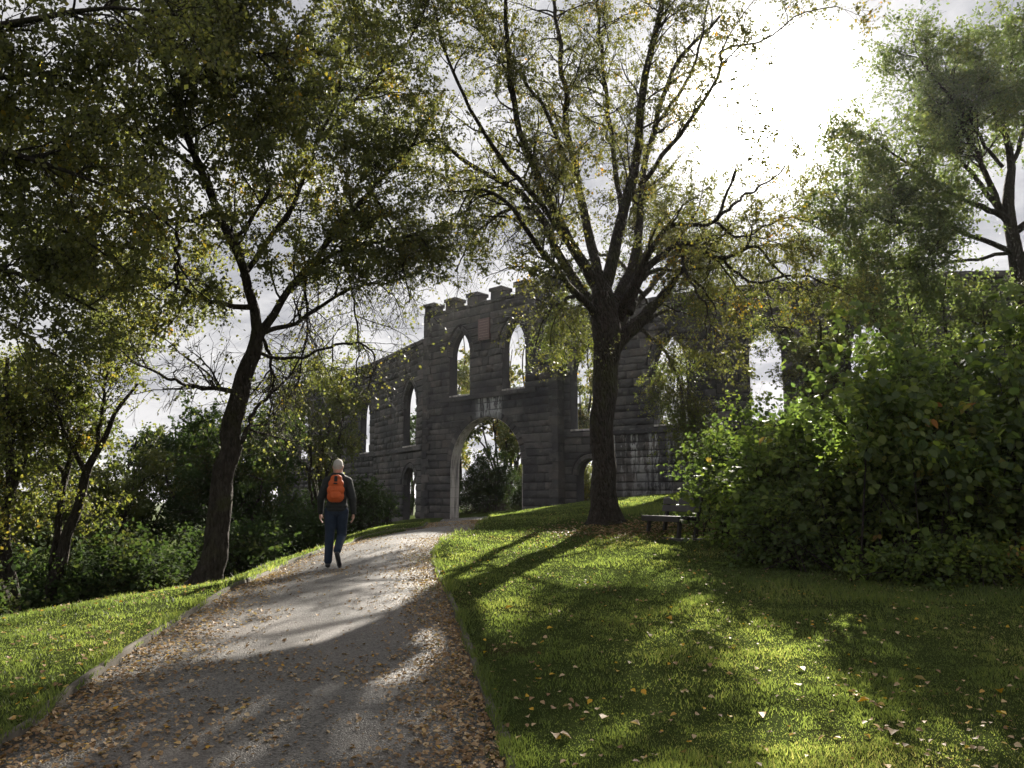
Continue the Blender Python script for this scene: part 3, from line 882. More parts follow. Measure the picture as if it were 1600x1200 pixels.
LIT = [(-6.0, 8.0, 3.0, 4.4, .95), (-4.2, 12.5, 1.0, 4.5, .75), (-2.5, 21, 1.0, 5, .7), (5.2, 5.9, 2.4, 1.2, .3)]
for px_, py_, rx_, ry_, q_ in [(500, 960, 1.5, .8, .7), (990, 885, 1.7, 1.9, .97), (1080, 855, .7, 1.5, .95), (750, 945, .7, 1.1, .9), (880, 905, .9, 1.0, .9), (790, 850, 1.3, 1.1, .6), (690, 985, .4, .8, .6), (860, 1000, .45, .5, .6),
     (1190, 985, .5, .3, .6), (1570, 1100, .3, .5, .9), (620, 900, .6, 1.2, .6)]:
    LIT.append((*hit(px_, py_), rx_, ry_, q_))
def sun_gap(pos, r):
    """thin the crowns where sun flecks pass through them"""
    d = np.maximum(pos[:, 2] - .5, 0) / math.tan(SUN_EL); X = pos[:, 0] - math.sin(SUN_AZ) * d; Y = pos[:, 1] - math.cos(SUN_AZ) * d
    p = np.zeros(len(pos))
    for cx_, cy_, rx, ry, q in LIT: p = np.maximum(p, q * (1 - smoothstep(.8, 1.1, np.hypot((X - cx_) / rx, (Y - cy_) / ry))))
    return r.random(len(pos)) > p
def make_tree(name, label, limbs, cat='tree', trunk_limbs=1, n1=60, n2=400, n3=2500, nleaf=40000, l1=(1.2, 2.4), l2=(.6, 1.3), l3=(.25, .6),
              leaf=.06, mat=M_leaf_birch, bark=M_bark, tmpl=LEAF4, grav=(0.0, -.02, -.06), seed=1, group=None, rough=.03, droop=.6,
              yel=0.0, tmin=.25, spread=(.5, 1.2), long_=1.0, S=8, off=.03, keep=None, rr=.03, wander=(.16, .2, .22)):
    r = np.random.default_rng(seed)
    Ls = [limb_pts(l, 22, rough, r) for l in limbs]
    Pp = np.stack([a for a, b in Ls]); Rd = np.stack([b for a, b in Ls])
    b0 = Pp[0, 0]
    root = empty(name, tuple(b0), label=label, cat=cat, group=group)
    acc = MeshAcc()
    # trunk surface with flare and irregular girth
    V, Fc = tubes(Pp[:trunk_limbs], Rd[:trunk_limbs], 14)
    cnt = V.reshape(trunk_limbs, 22, 14, 3); ctr = cnt.mean(2, keepdims=True)
    ph = np.arange(14) / 14 * 2 * np.pi
    fl = np.exp(-np.arange(22) / 1.1)[None, :, None]
    wob = 1 + fl * (.12 + .28 * np.sin(ph * 5 + seed)[None, None, :]) + .09 * np.sin(ph * 3 + 1)[None, None, :] + .06 * r.normal(0, 1, (trunk_limbs, 22, 14)) * .6
    V = (ctr + (cnt - ctr) * wob[..., None]).reshape(-1, 3)
    acc.add(V - b0, Fc)
    if len(Pp) > trunk_limbs:
        V, Fc = tubes(Pp[trunk_limbs:], Rd[trunk_limbs:], S); acc.add(V - b0, Fc)
    src = Pp[trunk_limbs:] if len(Pp) > trunk_limbs else Pp
    srr = Rd[trunk_limbs:] if len(Pp) > trunk_limbs else Rd
    P1, R1 = children(src, srr, n1, tmin, 1.0, spread[0], spread[1], *l1, rr, 10, wander[0], grav[0], r, .4, .15)
    P2, R2 = children(P1, R1, n2, .1, 1.0, .4, 1.2, *l2, rr * .45, 6, wander[1], grav[1], r, .4)
    P3, R3 = children(np.concatenate([P2]), R2, n3, .1, 1.0, .4, 1.2, *l3, rr * .2, 3, wander[2], grav[2], r, .3)
    R1 = np.maximum(R1, .005); R2 = np.maximum(R2, .0035); R3 = np.maximum(R3, .003)
    for Pq, Rq, s in ((P1, R1, 5), (P2, R2, 3)):
        V, Fc = tubes(Pq, Rq, s); acc.add(V - b0, Fc)
    V, Fc = ribbons(P3, R3); acc.add(V - b0, Fc)
    link('trunk', acc.mesh('trunk', bark), None, root)
    # leaves along twigs
    m = nleaf
    i = r.integers(0, len(P3), m); t = r.uniform(.15, 1, m) * 2; k = np.minimum(t.astype(int), 1); f = (t - k)[:, None]
    pos = P3[i, k] * (1 - f) + P3[i, k + 1] * f + r.normal(0, off, (m, 3))
    if keep is not None: pos = pos[keep(pos)]
    pos = pos[sun_gap(pos, r)]
    me = leaf_mesh('crown', pos - b0, leaf, mat, r, tmpl, droop, rnd=clump_rnd(pos, r, seed=seed, yel=yel), long_=long_)
    o = link('crown', me, None, root); o['kind'] = 'stuff'
    return root

# the tall multi-stemmed tree on the lawn
Yc = 18.0
C_trunk = [(946, 828, Yc, 84), (945, 806, Yc, 56), (943, 770, Yc, 48), (942, 690, Yc, 44), (943, 610, Yc, 46), (947, 550, Yc, 52), (944, 500, Yc, 56), (938, 460, Yc, 42), (936, 425, Yc, 30)]
C_limbs = [C_trunk,
 [(950, 560, Yc, 40), (975, 525, Yc + .1, 34), (1005, 495, Yc + .4, 28), (1030, 468, Yc + .9, 20), (1066, 425, Yc + 1.6, 12), (1100, 380, Yc + 2.4, 6)],
 [(935, 455, Yc, 28), (890, 375, Yc - .5, 22), (854, 306, Yc - .9, 18), (826, 240, Yc - 1.2, 15), (810, 197, Yc - 1.5, 14), (795, 100, Yc - 2, 11), (788, -20, Yc - 2.6, 8)],
 [(930, 480, Yc, 26), (906, 450, Yc + .2, 24), (870, 395, Yc + .8, 20), (836, 324, Yc + 1.2, 16), (775, 280, Yc + 1.7, 12), (709, 240, Yc + 2.0, 9), (674, 205, Yc + 2.5, 5)],
 [(938, 450, Yc, 26), (915, 341, Yc + .6, 20), (889, 210, Yc + 1.2, 15), (880, 131, Yc + 1.5, 12), (862, -10, Yc + 2, 8)],
 [(944, 455, Yc, 30), (972, 341, Yc - .3, 24), (994, 245, Yc - .6, 21), (1007, 131, Yc - .8, 17), (1033, 0, Yc - 1.1, 12), (1050, -90, Yc - 1.3, 6)],
 [(952, 490, Yc, 28), (975, 440, Yc + .4, 24), (994, 394, Yc + .6, 19), (1007, 262, Yc + 1.3, 14), (1037, 153, Yc + 1.8, 11), (1064, 87, Yc + 2.1, 9), (1125, 26, Yc + 2.5, 6)],
 [(970, 500, Yc, 22), (994, 442, Yc - .6, 17), (1037, 363, Yc - 1.3, 12), (1080, 350, Yc - 1.7, 10), (1116, 345, Yc - 2.0, 8), (1151, 267, Yc - 2.4, 5)],
 [(985, 490, Yc, 20), (1002, 437, Yc + .3, 16), (1059, 380, Yc - .2, 12), (1125, 402, Yc - .8, 9), (1182, 385, Yc - 1.2, 7), (1230, 437, Yc - 1.6, 4)],
 [(895, 385, Yc - .4, 18), (863, 350, Yc - .8, 14), (784, 245, Yc - 1.8, 10), (730, 160, Yc - 2.5, 8), (700, 90, Yc - 3, 7), (670, -10, Yc - 3.4, 4)],
 [(932, 495, Yc, 20), (906, 464, Yc - .7, 16), (845, 394, Yc - 1.6, 13), (788, 315, Yc - 2.3, 9), (744, 298, Yc - 2.7, 6), (712, 340, Yc - 3, 3)],
 [(1000, 290, Yc - .5, 12), (1081, 184, Yc - 1.2, 9), (1125, 114, Yc - 1.8, 7), (1129, 79, Yc - 2, 6), (1195, 61, Yc - 2.4, 4.5), (1256, 18, Yc - 2.8, 3), (1310, 10, Yc - 3, 2)],
 [(1116, 345, Yc - 2, 8), (1150, 318, Yc - 2.2, 7), (1190, 290, Yc - 2.4, 5), (1225, 260, Yc - 2.6, 3)],
 [(972, 345, Yc + .2, 14), (960, 250, Yc + 1, 11), (945, 120, Yc + 2, 9), (930, -20, Yc + 3, 6)],
 [(836, 324, Yc + 1.2, 10), (790, 330, Yc + 1.5, 8), (740, 370, Yc + 2, 5), (715, 420, Yc + 2.2, 3)],
 [(889, 260, Yc + 1, 10), (840, 150, Yc + .3, 8), (760, 60, Yc - .2, 6), (720, -30, Yc - .5, 4)],
 [(1019, 200, Yc + 1.3, 9), (1075, 120, Yc + .8, 7), (1100, 40, Yc + .4, 5), (1110, -40, Yc, 3)],
 [(1002, 437, Yc + .3, 12), (1040, 420, Yc + 1.2, 9), (1090, 440, Yc + 1.6, 6), (1120, 490, Yc + 1.9, 3)],
 [(1125, 402, Yc - .8, 8), (1180, 440, Yc - .3, 6), (1250, 430, Yc + .1, 5), (1310, 450, Yc + .4, 3)],
 [(1116, 345, Yc - 2, 7), (1160, 370, Yc - 1.2, 5), (1230, 340, Yc - .6, 4), (1290, 360, Yc, 2)],
 [(1059, 380, Yc - .2, 8), (1080, 440, Yc - 1.2, 6), (1100, 480, Yc - 1.7, 4), (1105, 540, Yc - 2, 2)],
 [(906, 460, Yc + .3, 10), (880, 470, Yc - .8, 7), (850, 500, Yc - 1.4, 4), (838, 540, Yc - 1.6, 2)],
]
make_tree('birch_tree', 'tall birch with spreading forked stems growing on the lawn between path and bench', slim(C_limbs[:1], .82) + slim(C_limbs[1:], .74), n1=270, n2=2100, n3=10500, nleaf=95000,
          l1=(1.0, 2.4), l2=(.5, 1.2), l3=(.25, .6), leaf=.062, mat=M_leaf_birch, seed=11, grav=(-.01, -.05, -.12), rough=.035, rr=.028, off=.022, tmin=.2)

# the leaning tree at the left edge of the path
Yl = 13.0
L_limbs = [[(322, 925, Yl, 92), (328, 900, Yl, 58), (337, 850, Yl, 50), (346, 790, Yl, 46), (357, 710, Yl, 44), (368, 640, Yl, 40), (384, 585, Yl, 36), (402, 535, Yl, 30)],
 [(395, 560, Yl, 28), (412, 515, Yl, 22), (440, 470, Yl, 16), (477, 424, Yl + .3, 14), (529, 350, Yl + .6, 12), (582, 297, Yl + .9, 9), (621, 254, Yl + 1.1, 7), (665, 190, Yl + 1.4, 4)],
 [(400, 545, Yl, 28), (395, 470, Yl - .3, 22), (360, 380, Yl - .8, 20), (315, 270, Yl - 1.3, 18), (282, 150, Yl - 1.7, 17), (325, 70, Yl - 2.0, 15), (392, -10, Yl - 2.3, 12), (430, -90, Yl - 2.5, 8)],
 [(282, 150, Yl - 1.7, 13), (262, 95, Yl - 2.2, 11), (298, 45, Yl - 2.6, 10), (322, -20, Yl - 3, 8)],
 [(318, 270, Yl - 1.3, 12), (230, 215, Yl - 2, 9), (160, 189, Yl - 2.6, 8), (60, 186, Yl - 3.2, 7), (-40, 190, Yl - 3.8, 6)],
 [(290, 140, Yl - 1.8, 10), (340, 98, Yl - 2.0, 8), (410, 84, Yl - 2.3, 6), (490, 78, Yl - 2.6, 4)],
 [(288, 132, Yl - 1.8, 11), (345, 118, Yl - 1.2, 9), (400, 125, Yl - .8, 7), (470, 180, Yl - .3, 5), (530, 235, Yl + .2, 3)],
 [(370, 625, Yl, 14), (358, 608, Yl - .3, 11), (292, 600, Yl - .9, 8), (250, 583, Yl - 1.4, 6), (200, 562, Yl - 1.8, 3)],
 [(529, 352, Yl + .6, 7), (545, 440, Yl + .9, 5), (560, 520, Yl + 1.1, 4), (555, 600, Yl + 1.2, 2)],
 [(477, 424, Yl + .3, 8), (480, 500, Yl + .8, 5), (470, 580, Yl + 1.1, 4), (455, 650, Yl + 1.3, 2)],
 [(410, 515, Yl, 9), (425, 580, Yl + .7, 6), (420, 650, Yl + 1.1, 3)],
 [(582, 297, Yl + .9, 7), (620, 380, Yl + 1.1, 5), (640, 470, Yl + 1.3, 3)],
 [(360, 380, Yl - .8, 10), (420, 300, Yl - 1.2, 7), (400, 200, Yl - 1.4, 5), (430, 120, Yl - 1.5, 3)],
 [(398, 545, Yl, 9), (440, 562, Yl + .3, 7), (511, 546, Yl + .8, 6), (561, 533, Yl + 1.2, 5), (586, 558, Yl + 1.4, 4), (577, 605, Yl + 1.5, 3)],
 [(378, 690, Yl, 10), (400, 640, Yl + .5, 8), (440, 600, Yl + .9, 5), (470, 560, Yl + 1.3, 3)],
 [(480, 422, Yl + .3, 10), (560, 380, Yl + .8, 8), (620, 375, Yl + 1.1, 6), (690, 350, Yl + 1.4, 3)],
 [(410, 520, Yl, 12), (470, 500, Yl + .5, 9), (550, 450, Yl + .9, 6), (620, 440, Yl + 1.2, 4), (670, 420, Yl + 1.4, 2)],
 [(382, 430, Yl - .5, 14), (450, 330, Yl + .2, 11), (500, 220, Yl + .8, 9), (540, 100, Yl + 1.3, 7), (560, -20, Yl + 1.8, 5)],
 [(340, 330, Yl - 1, 12), (275, 345, Yl - 1.4, 9), (180, 330, Yl - 1.8, 6), (90, 350, Yl - 2.2, 4)],
 [(395, 480, Yl - .3, 14), (330, 470, Yl - .2, 9), (250, 440, Yl + .2, 7), (160, 460, Yl + .6, 4)],
 [(500, 220, Yl + .8, 8), (570, 140, Yl + 1, 6), (640, 60, Yl + 1.2, 5), (680, -20, Yl + 1.3, 3)],
 [(275, 340, Yl - 1.4, 8), (276, 390, Yl - 1.5, 8), (274, 455, Yl - 1.6, 6)],
]
make_tree('birch_tree', 'leaning dark trunked birch at the left edge of the path with a dense crown', slim(L_limbs, .74), n1=420, n2=3200, n3=15000, nleaf=195000,
          l1=(.9, 1.9), l2=(.4, 1.0), l3=(.2, .5), leaf=.058, mat=M_leaf_dark, tmpl=LEAF4, seed=23, grav=(-.02, -.06, -.12), rough=.03, rr=.022, off=.022, tmin=.15)

# a tree outside the frame whose boughs hang in from the left, closer to the viewer
Yf = 7.5
F_limbs = [[(-900, 1250, 8.5, 120), (-880, 900, 8.5, 100), (-800, 500, 8.4, 85), (-700, 200, 8.3, 60), (-600, -100, 8.2, 40)],
 [(-800, 420, 8.4, 40), (-500, 300, 8.2, 28), (-250, 240, 8, 20), (-60, 230, 7.8, 12), (90, 260, 7.6, 7), (200, 310, 7.5, 3)],
 [(-780, 380, 8.4, 40), (-450, 150, 7.8, 26), (-200, 60, 7.4, 18), (0, 40, 7.2, 12), (150, 10, 7.1, 7), (300, 30, 7, 3)],
 [(-800, 480, 8.4, 36), (-500, 440, 8.5, 24), (-250, 400, 8.6, 16), (-60, 410, 8.7, 10), (60, 440, 8.8, 6), (150, 480, 8.9, 3)],
 [(-720, 200, 8.3, 36), (-400, -40, 8.4, 24), (-100, -90, 8.5, 16), (150, -80, 8.6, 10), (400, -60, 8.7, 7), (560, -20, 8.8, 3)],
 [(-250, 240, 8, 14), (-120, 150, 7.8, 10), (20, 120, 7.6, 7), (140, 110, 7.5, 4)],
 [(-250, 400, 8.6, 14), (-100, 330, 8.6, 9), (40, 340, 8.6, 6), (180, 400, 8.6, 3)],
 [(-60, 410, 8.7, 9), (-20, 480, 8.8, 6), (60, 540, 8.9, 4), (120, 580, 9, 2)],
]
make_tree('overhanging_tree', 'tree beyond the left edge whose leafy boughs hang over the upper left corner', F_limbs, n1=150, n2=1100, n3=5200, nleaf=42000,
          l1=(.7, 1.5), l2=(.35, .8), l3=(.15, .4), leaf=.055, mat=M_leaf_dark, tmpl=LEAF4, seed=31, grav=(-.03, -.06, -.1), rough=.02, rr=.018, off=.03, tmin=.35,
          keep=lambda p: p[:, 0] > -9)

def free_tree(name, label, base, height, spread_, stems, crown0, seed, mat, nleaf, leaf, group=None, bark=M_bark, w=.16, n=(60, 500, 2500), lean=(0, 0), yel=0.0, **kw):
    """a whole tree from world coordinates: several stems fanning from the base"""
    r = np.random.default_rng(seed); limbs = []
    bx, by = base; bz = bh(bx, by) - .1
    def px(p):  # back to the pixel form used by make_tree
        x, y, z_ = p; a = x / y; b = (z_ - EYE) / y
        q = (SP * F - 0) ; # solve row
        t = math.atan(b) - PITCH
        # exact: up/fwd = b -> (F SP + v CP)/(F CP - v SP) = b
        v = (b * F * CP - F * SP) / (CP + b * SP)
        fw = F * CP - v * SP
        return (800 + a * fw, 600 - v, y)
    for s in range(stems):
        a = 2 * math.pi * (s + r.uniform(-.3, .3)) / stems; sp = spread_ * r.uniform(.5, 1)
        pts = []
        st = 0 if s == 0 else crown0 * r.uniform(.3, .9)
        for k, f in enumerate(np.linspace(0, 1, 6)):
            if s == 0: rr_ = spread_ * .15 * f; z_ = bz + height * f; st_ = 0
            else:
                rr_ = sp * f ** .8; z_ = bz + st + (height * r.uniform(.75, .95) - st) * f ** .9
            X = bx + lean[0] * (z_ - bz) / height + math.cos(a) * rr_ + (r.normal(0, .06 * height * .25) if 0 < k else 0)
            Y = by + lean[1] * (z_ - bz) / height + math.sin(a) * rr_ + (r.normal(0, .05 * height * .2) if 0 < k else 0)
            p = px((X, Y, z_)); wd = w * (1 if s == 0 else .6) * (1 - .82 * f)
            pts.append((*p, wd * 2 * 1213 / Y))
        limbs.append(pts)
    return make_tree(name, label, limbs, n1=n[0], n2=n[1], n3=n[2], nleaf=nleaf, leaf=leaf, mat=mat, bark=bark, seed=seed + 100, group=group, yel=yel, trunk_limbs=1, **kw)

# slim double-stemmed trees on the falling ground at far left
def px_tree(name, label, limbs, **kw): return make_tree(name, label, limbs, **kw)
px_tree('slim_tree', 'slim yellowing tree with two thin stems forking from the foot, second from the left edge',
 [[(72, 975, 14, 26), (85, 920, 14, 20), (103, 840, 14, 16), (122, 790, 14, 14), (136, 740, 14, 13), (160, 690, 14, 9), (190, 630, 14.2, 6), (215, 600, 14.3, 3)],
  [(78, 955, 14, 18), (82, 900, 14.2, 13), (92, 820, 14.3, 11), (103, 745, 14.5, 10), (112, 690, 14.6, 7), (95, 640, 14.8, 4)],
  [(136, 745, 14, 9), (120, 710, 13.8, 7), (100, 670, 13.6, 5), (80, 610, 13.4, 3)],
  [(150, 710, 14, 8), (160, 640, 14.3, 6), (170, 570, 14.6, 4), (185, 520, 14.8, 2)],
  [(103, 745, 14.5, 8), (60, 680, 14.8, 5), (40, 600, 15, 3)]],
 n1=70, n2=600, n3=2600, nleaf=19000, l1=(.8, 1.5), l2=(.4, .9), l3=(.2, .5), leaf=.06, mat=M_leaf_yellow, seed=41, tmin=.3, rough=.02, rr=.014)
px_tree('slim_tree', 'slim dark tree with crossing stems standing at the very left edge',
 [[(25, 990, 13, 28), (20, 930, 13, 20), (10, 860, 13, 17), (12, 800, 13, 15), (18, 740, 13, 13), (10, 640, 13, 9), (12, 560, 13, 5)],
  [(12, 975, 12.8, 22), (2, 920, 12.8, 17), (-15, 860, 12.8, 14), (-30, 780, 12.8, 10), (-30, 650, 12.8, 7)],
  [(15, 790, 13, 9), (40, 700, 13.4, 7), (30, 620, 13.6, 4)],
  [(18, 740, 13, 8), (-10, 660, 13.4, 6), (-20, 560, 13.6, 3)]],
 n1=50, n2=450, n3=2000, nleaf=16000, l1=(.8, 1.5), l2=(.4, .9), l3=(.2, .5), leaf=.06, mat=M_leaf_yellow, seed=43, tmin=.25, rough=.02, rr=.014)

# the ash-like tree at the right edge
Yr = 24.0
px_tree('ash_tree', 'broad green tree with fine leaf sprays rising at the right edge against the bright clouds',
 slim([[(1610, 760, Yr, 50), (1604, 600, Yr, 40), (1596, 480, Yr, 36), (1589, 405, Yr, 32), (1577, 330, Yr, 26), (1579, 262, Yr, 18), (1566, 200, Yr, 12), (1560, 120, Yr, 6)],
  [(1580, 345, Yr, 20), (1562, 325, Yr, 17), (1540, 270, Yr - .3, 12), (1510, 210, Yr - .6, 9), (1502, 170, Yr - .8, 7), (1480, 110, Yr - 1, 4)],
  [(1575, 350, Yr, 16), (1555, 333, Yr - .2, 14), (1480, 300, Yr - .8, 10), (1430, 262, Yr - 1.1, 7), (1380, 230, Yr - 1.5, 4), (1355, 215, Yr - 1.7, 3)],
  [(1588, 395, Yr, 14), (1532, 371, Yr - .4, 11), (1465, 352, Yr - .8, 9), (1420, 350, Yr - 1.2, 6), (1360, 330, Yr - 1.6, 4), (1325, 300, Yr - 1.8, 2)],
  [(1560, 325, Yr, 12), (1500, 250, Yr + .6, 9), (1450, 190, Yr + 1, 7), (1420, 140, Yr + 1.3, 4)],
  [(1579, 270, Yr, 12), (1600, 200, Yr + .3, 9), (1625, 130, Yr + .5, 6), (1640, 70, Yr + .7, 4)],
  [(1590, 360, Yr, 18), (1660, 300, Yr + .3, 12), (1720, 220, Yr + .5, 9), (1760, 130, Yr + .7, 5)],
  [(1590, 400, Yr, 14), (1660, 380, Yr - .6, 9), (1730, 360, Yr - 1, 6)],
  [(1566, 210, Yr, 8), (1540, 150, Yr - .4, 6), (1520, 95, Yr - .6, 4)],
  [(1430, 262, Yr - 1.1, 6), (1390, 290, Yr - 1.2, 4), (1345, 290, Yr - 1.3, 2)],
  [(1566, 260, Yr, 9), (1500, 170, Yr - 1, 7), (1450, 110, Yr - 1.4, 5), (1430, 80, Yr - 1.6, 3)],
  [(1566, 200, Yr, 9), (1580, 120, Yr + 1, 7), (1600, 70, Yr + 1.4, 4), (1605, 40, Yr + 1.6, 2)],
  [(1480, 300, Yr - .8, 7), (1400, 320, Yr - 1.4, 5), (1330, 330, Yr - 1.8, 3), (1300, 290, Yr - 2, 2)],
  [(1590, 392, Yr, 10), (1540, 402, Yr - .2, 8), (1480, 410, Yr - .5, 6), (1400, 420, Yr - 1, 4), (1340, 400, Yr - 1.3, 2)]], .72),
 n1=220, n2=1700, n3=8500, nleaf=84000, l1=(1.2, 2.8), l2=(.7, 1.5), l3=(.35, .8), leaf=.085, mat=M_leaf_ash, seed=54, tmin=.3, rough=.04, rr=.03,
 long_=1.3, off=.07, droop=.3, grav=(.0, -.02, -.06))

# a weeping birch close behind the central tree
Yw = 24.0
px_tree('weeping_birch', 'weeping birch with yellow-green hanging twigs close behind the tall forked birch',
 [[(946, 800, Yw, 20), (944, 700, Yw, 15), (948, 600, Yw, 13), (975, 500, Yw, 11), (1000, 420, Yw, 13), (992, 340, Yw, 10), (990, 270, Yw, 6)],
  [(990, 480, Yw, 9), (1040, 420, Yw + .3, 9), (1075, 390, Yw + .5, 7), (1110, 400, Yw + .7, 4), (1140, 440, Yw + .9, 2)],
  [(1000, 420, Yw, 9), (1030, 350, Yw - .4, 7), (1065, 330, Yw - .7, 5), (1100, 360, Yw - .9, 3)],
  [(978, 520, Yw, 8), (1050, 480, Yw - .5, 7), (1090, 480, Yw - .9, 5), (1120, 520, Yw - 1.1, 3)],
  [(985, 500, Yw, 8), (1030, 540, Yw + .4, 6), (1060, 590, Yw + .6, 4), (1070, 650, Yw + .7, 2)],
  [(1003, 460, Yw, 8), (970, 410, Yw + .4, 6), (930, 400, Yw + .8, 4), (895, 440, Yw + 1, 3)],
  [(972, 540, Yw, 8), (960, 490, Yw + .3, 6), (900, 480, Yw + .6, 4), (865, 510, Yw + .8, 3)]],
 n1=120, n2=800, n3=3600, nleaf=46000, l1=(1.0, 2.2), l2=(.8, 1.8), l3=(.4, .9), leaf=.06, mat=M_leaf_yellow, seed=61, tmin=.3, rough=.03, rr=.012,
 grav=(-.12, -.35, -.5), yel=-.12, bark=M_bark2)

free_tree('small_tree', 'small yellowing tree showing above the right bushes beneath the gap of sky', (11.1, 26.5), 9.6, 2.3, 6, 2.0, 71, M_leaf_yellow, 22000, .075,
          n=(70, 600, 2600), w=.11, l1=(.8, 1.5), l2=(.4, .9), l3=(.2, .5), yel=-.1)
free_tree('small_tree', 'yellow-leaved tree growing in front of the left curtain wall', (-7.7, 31.0), 8.6, 2.8, 6, 2.0, 72, M_leaf_yellow, 24000, .09,
          n=(80, 700, 3000), w=.12, l1=(.9, 1.8), l2=(.5, 1.0), l3=(.2, .5), yel=-.05)
free_tree('small_tree', 'leafy green tree rising behind the bright bush at the right edge under the ash crown', (12.2, 21.5), 6.4, 2.8, 8, 1.2, 73, M_leaf_ash, 20000, .095,
          n=(90, 800, 3600), w=.11, l1=(.9, 1.8), l2=(.5, 1.0), l3=(.2, .5))
# trees in the court behind the wall, seen through the openings
for (lab, b_, h_, sp_, st_, sd_, mt_, nl_, yl_) in [
    ('tree with several dark stems seen through the round gateway arch', (-.5, 44.5), 9.5, 3.0, 9, 81, M_leaf_yellow, 26000, .0),
    ('yellowing tree seen through the left pointed gate window', (-3.6, 50), 12.0, 2.8, 6, 82, M_leaf_yellow, 22000, .1),
    ('orange tinted tree seen through the right pointed gate window', (.6, 51), 12.0, 3.0, 6, 83, M_leaf_yellow, 24000, .25),
    ('drooping tree seen through the pointed window beside the birch trunk', (4.4, 46), 11.0, 2.8, 6, 84, M_leaf_yellow, 22000, .0),
    ('pale green tree seen through the second window right of the trunk', (9.6, 44), 10.0, 2.6, 6, 85, M_leaf_yellow, 18000, -.1),
    ('dark conifer-like tree seen through the window left of the gateway', (-7.3, 56), 8.5, 2.4, 6, 86, M_leaf_shade, 15000, .0)]:
    free_tree('courtyard_tree', lab, (b_[0] * 1.3, b_[1] * 1.3), h_ * 1.3, sp_ * 1.3, st_, 1.9, sd_, mt_, int(nl_ * .6), .19, n=(70, 500, 2200), w=.16, l1=(1.1, 2.2), l2=(.6, 1.2), l3=(.3, .6), yel=yl_, tmpl=LEAF4)
# trees down the slope at left
for (lab, b_, h_, sp_, sd_, mt_, nl_, yl_) in [
    ('rounded yellow-green tree down the slope between the slim stems and the leaning birch', (-12.2, 24), 5.9, 2.8, 91, M_leaf_yellow, 34000, -.2),
    ('olive tree down the slope behind the slim yellowing tree', (-14.5, 21), 6.4, 2.6, 92, M_leaf_yellow, 30000, -.1),
    ('dark green tree down the slope just left of the leaning birch', (-10.0, 26), 5.8, 2.4, 93, M_leaf_shade, 28000, 0),
    ('dark leafy tree between the leaning birch and the walker', (-8.2, 23.5), 4.8, 2.2, 94, M_leaf_shade, 30000, .1)]:
    free_tree('slope_tree', lab, b_, h_, sp_, 8, 1.0, sd_, mt_, nl_, .10, n=(90, 700, 3000), w=.11, l1=(1.0, 1.9), l2=(.5, 1.0), l3=(.25, .5), yel=yl_)

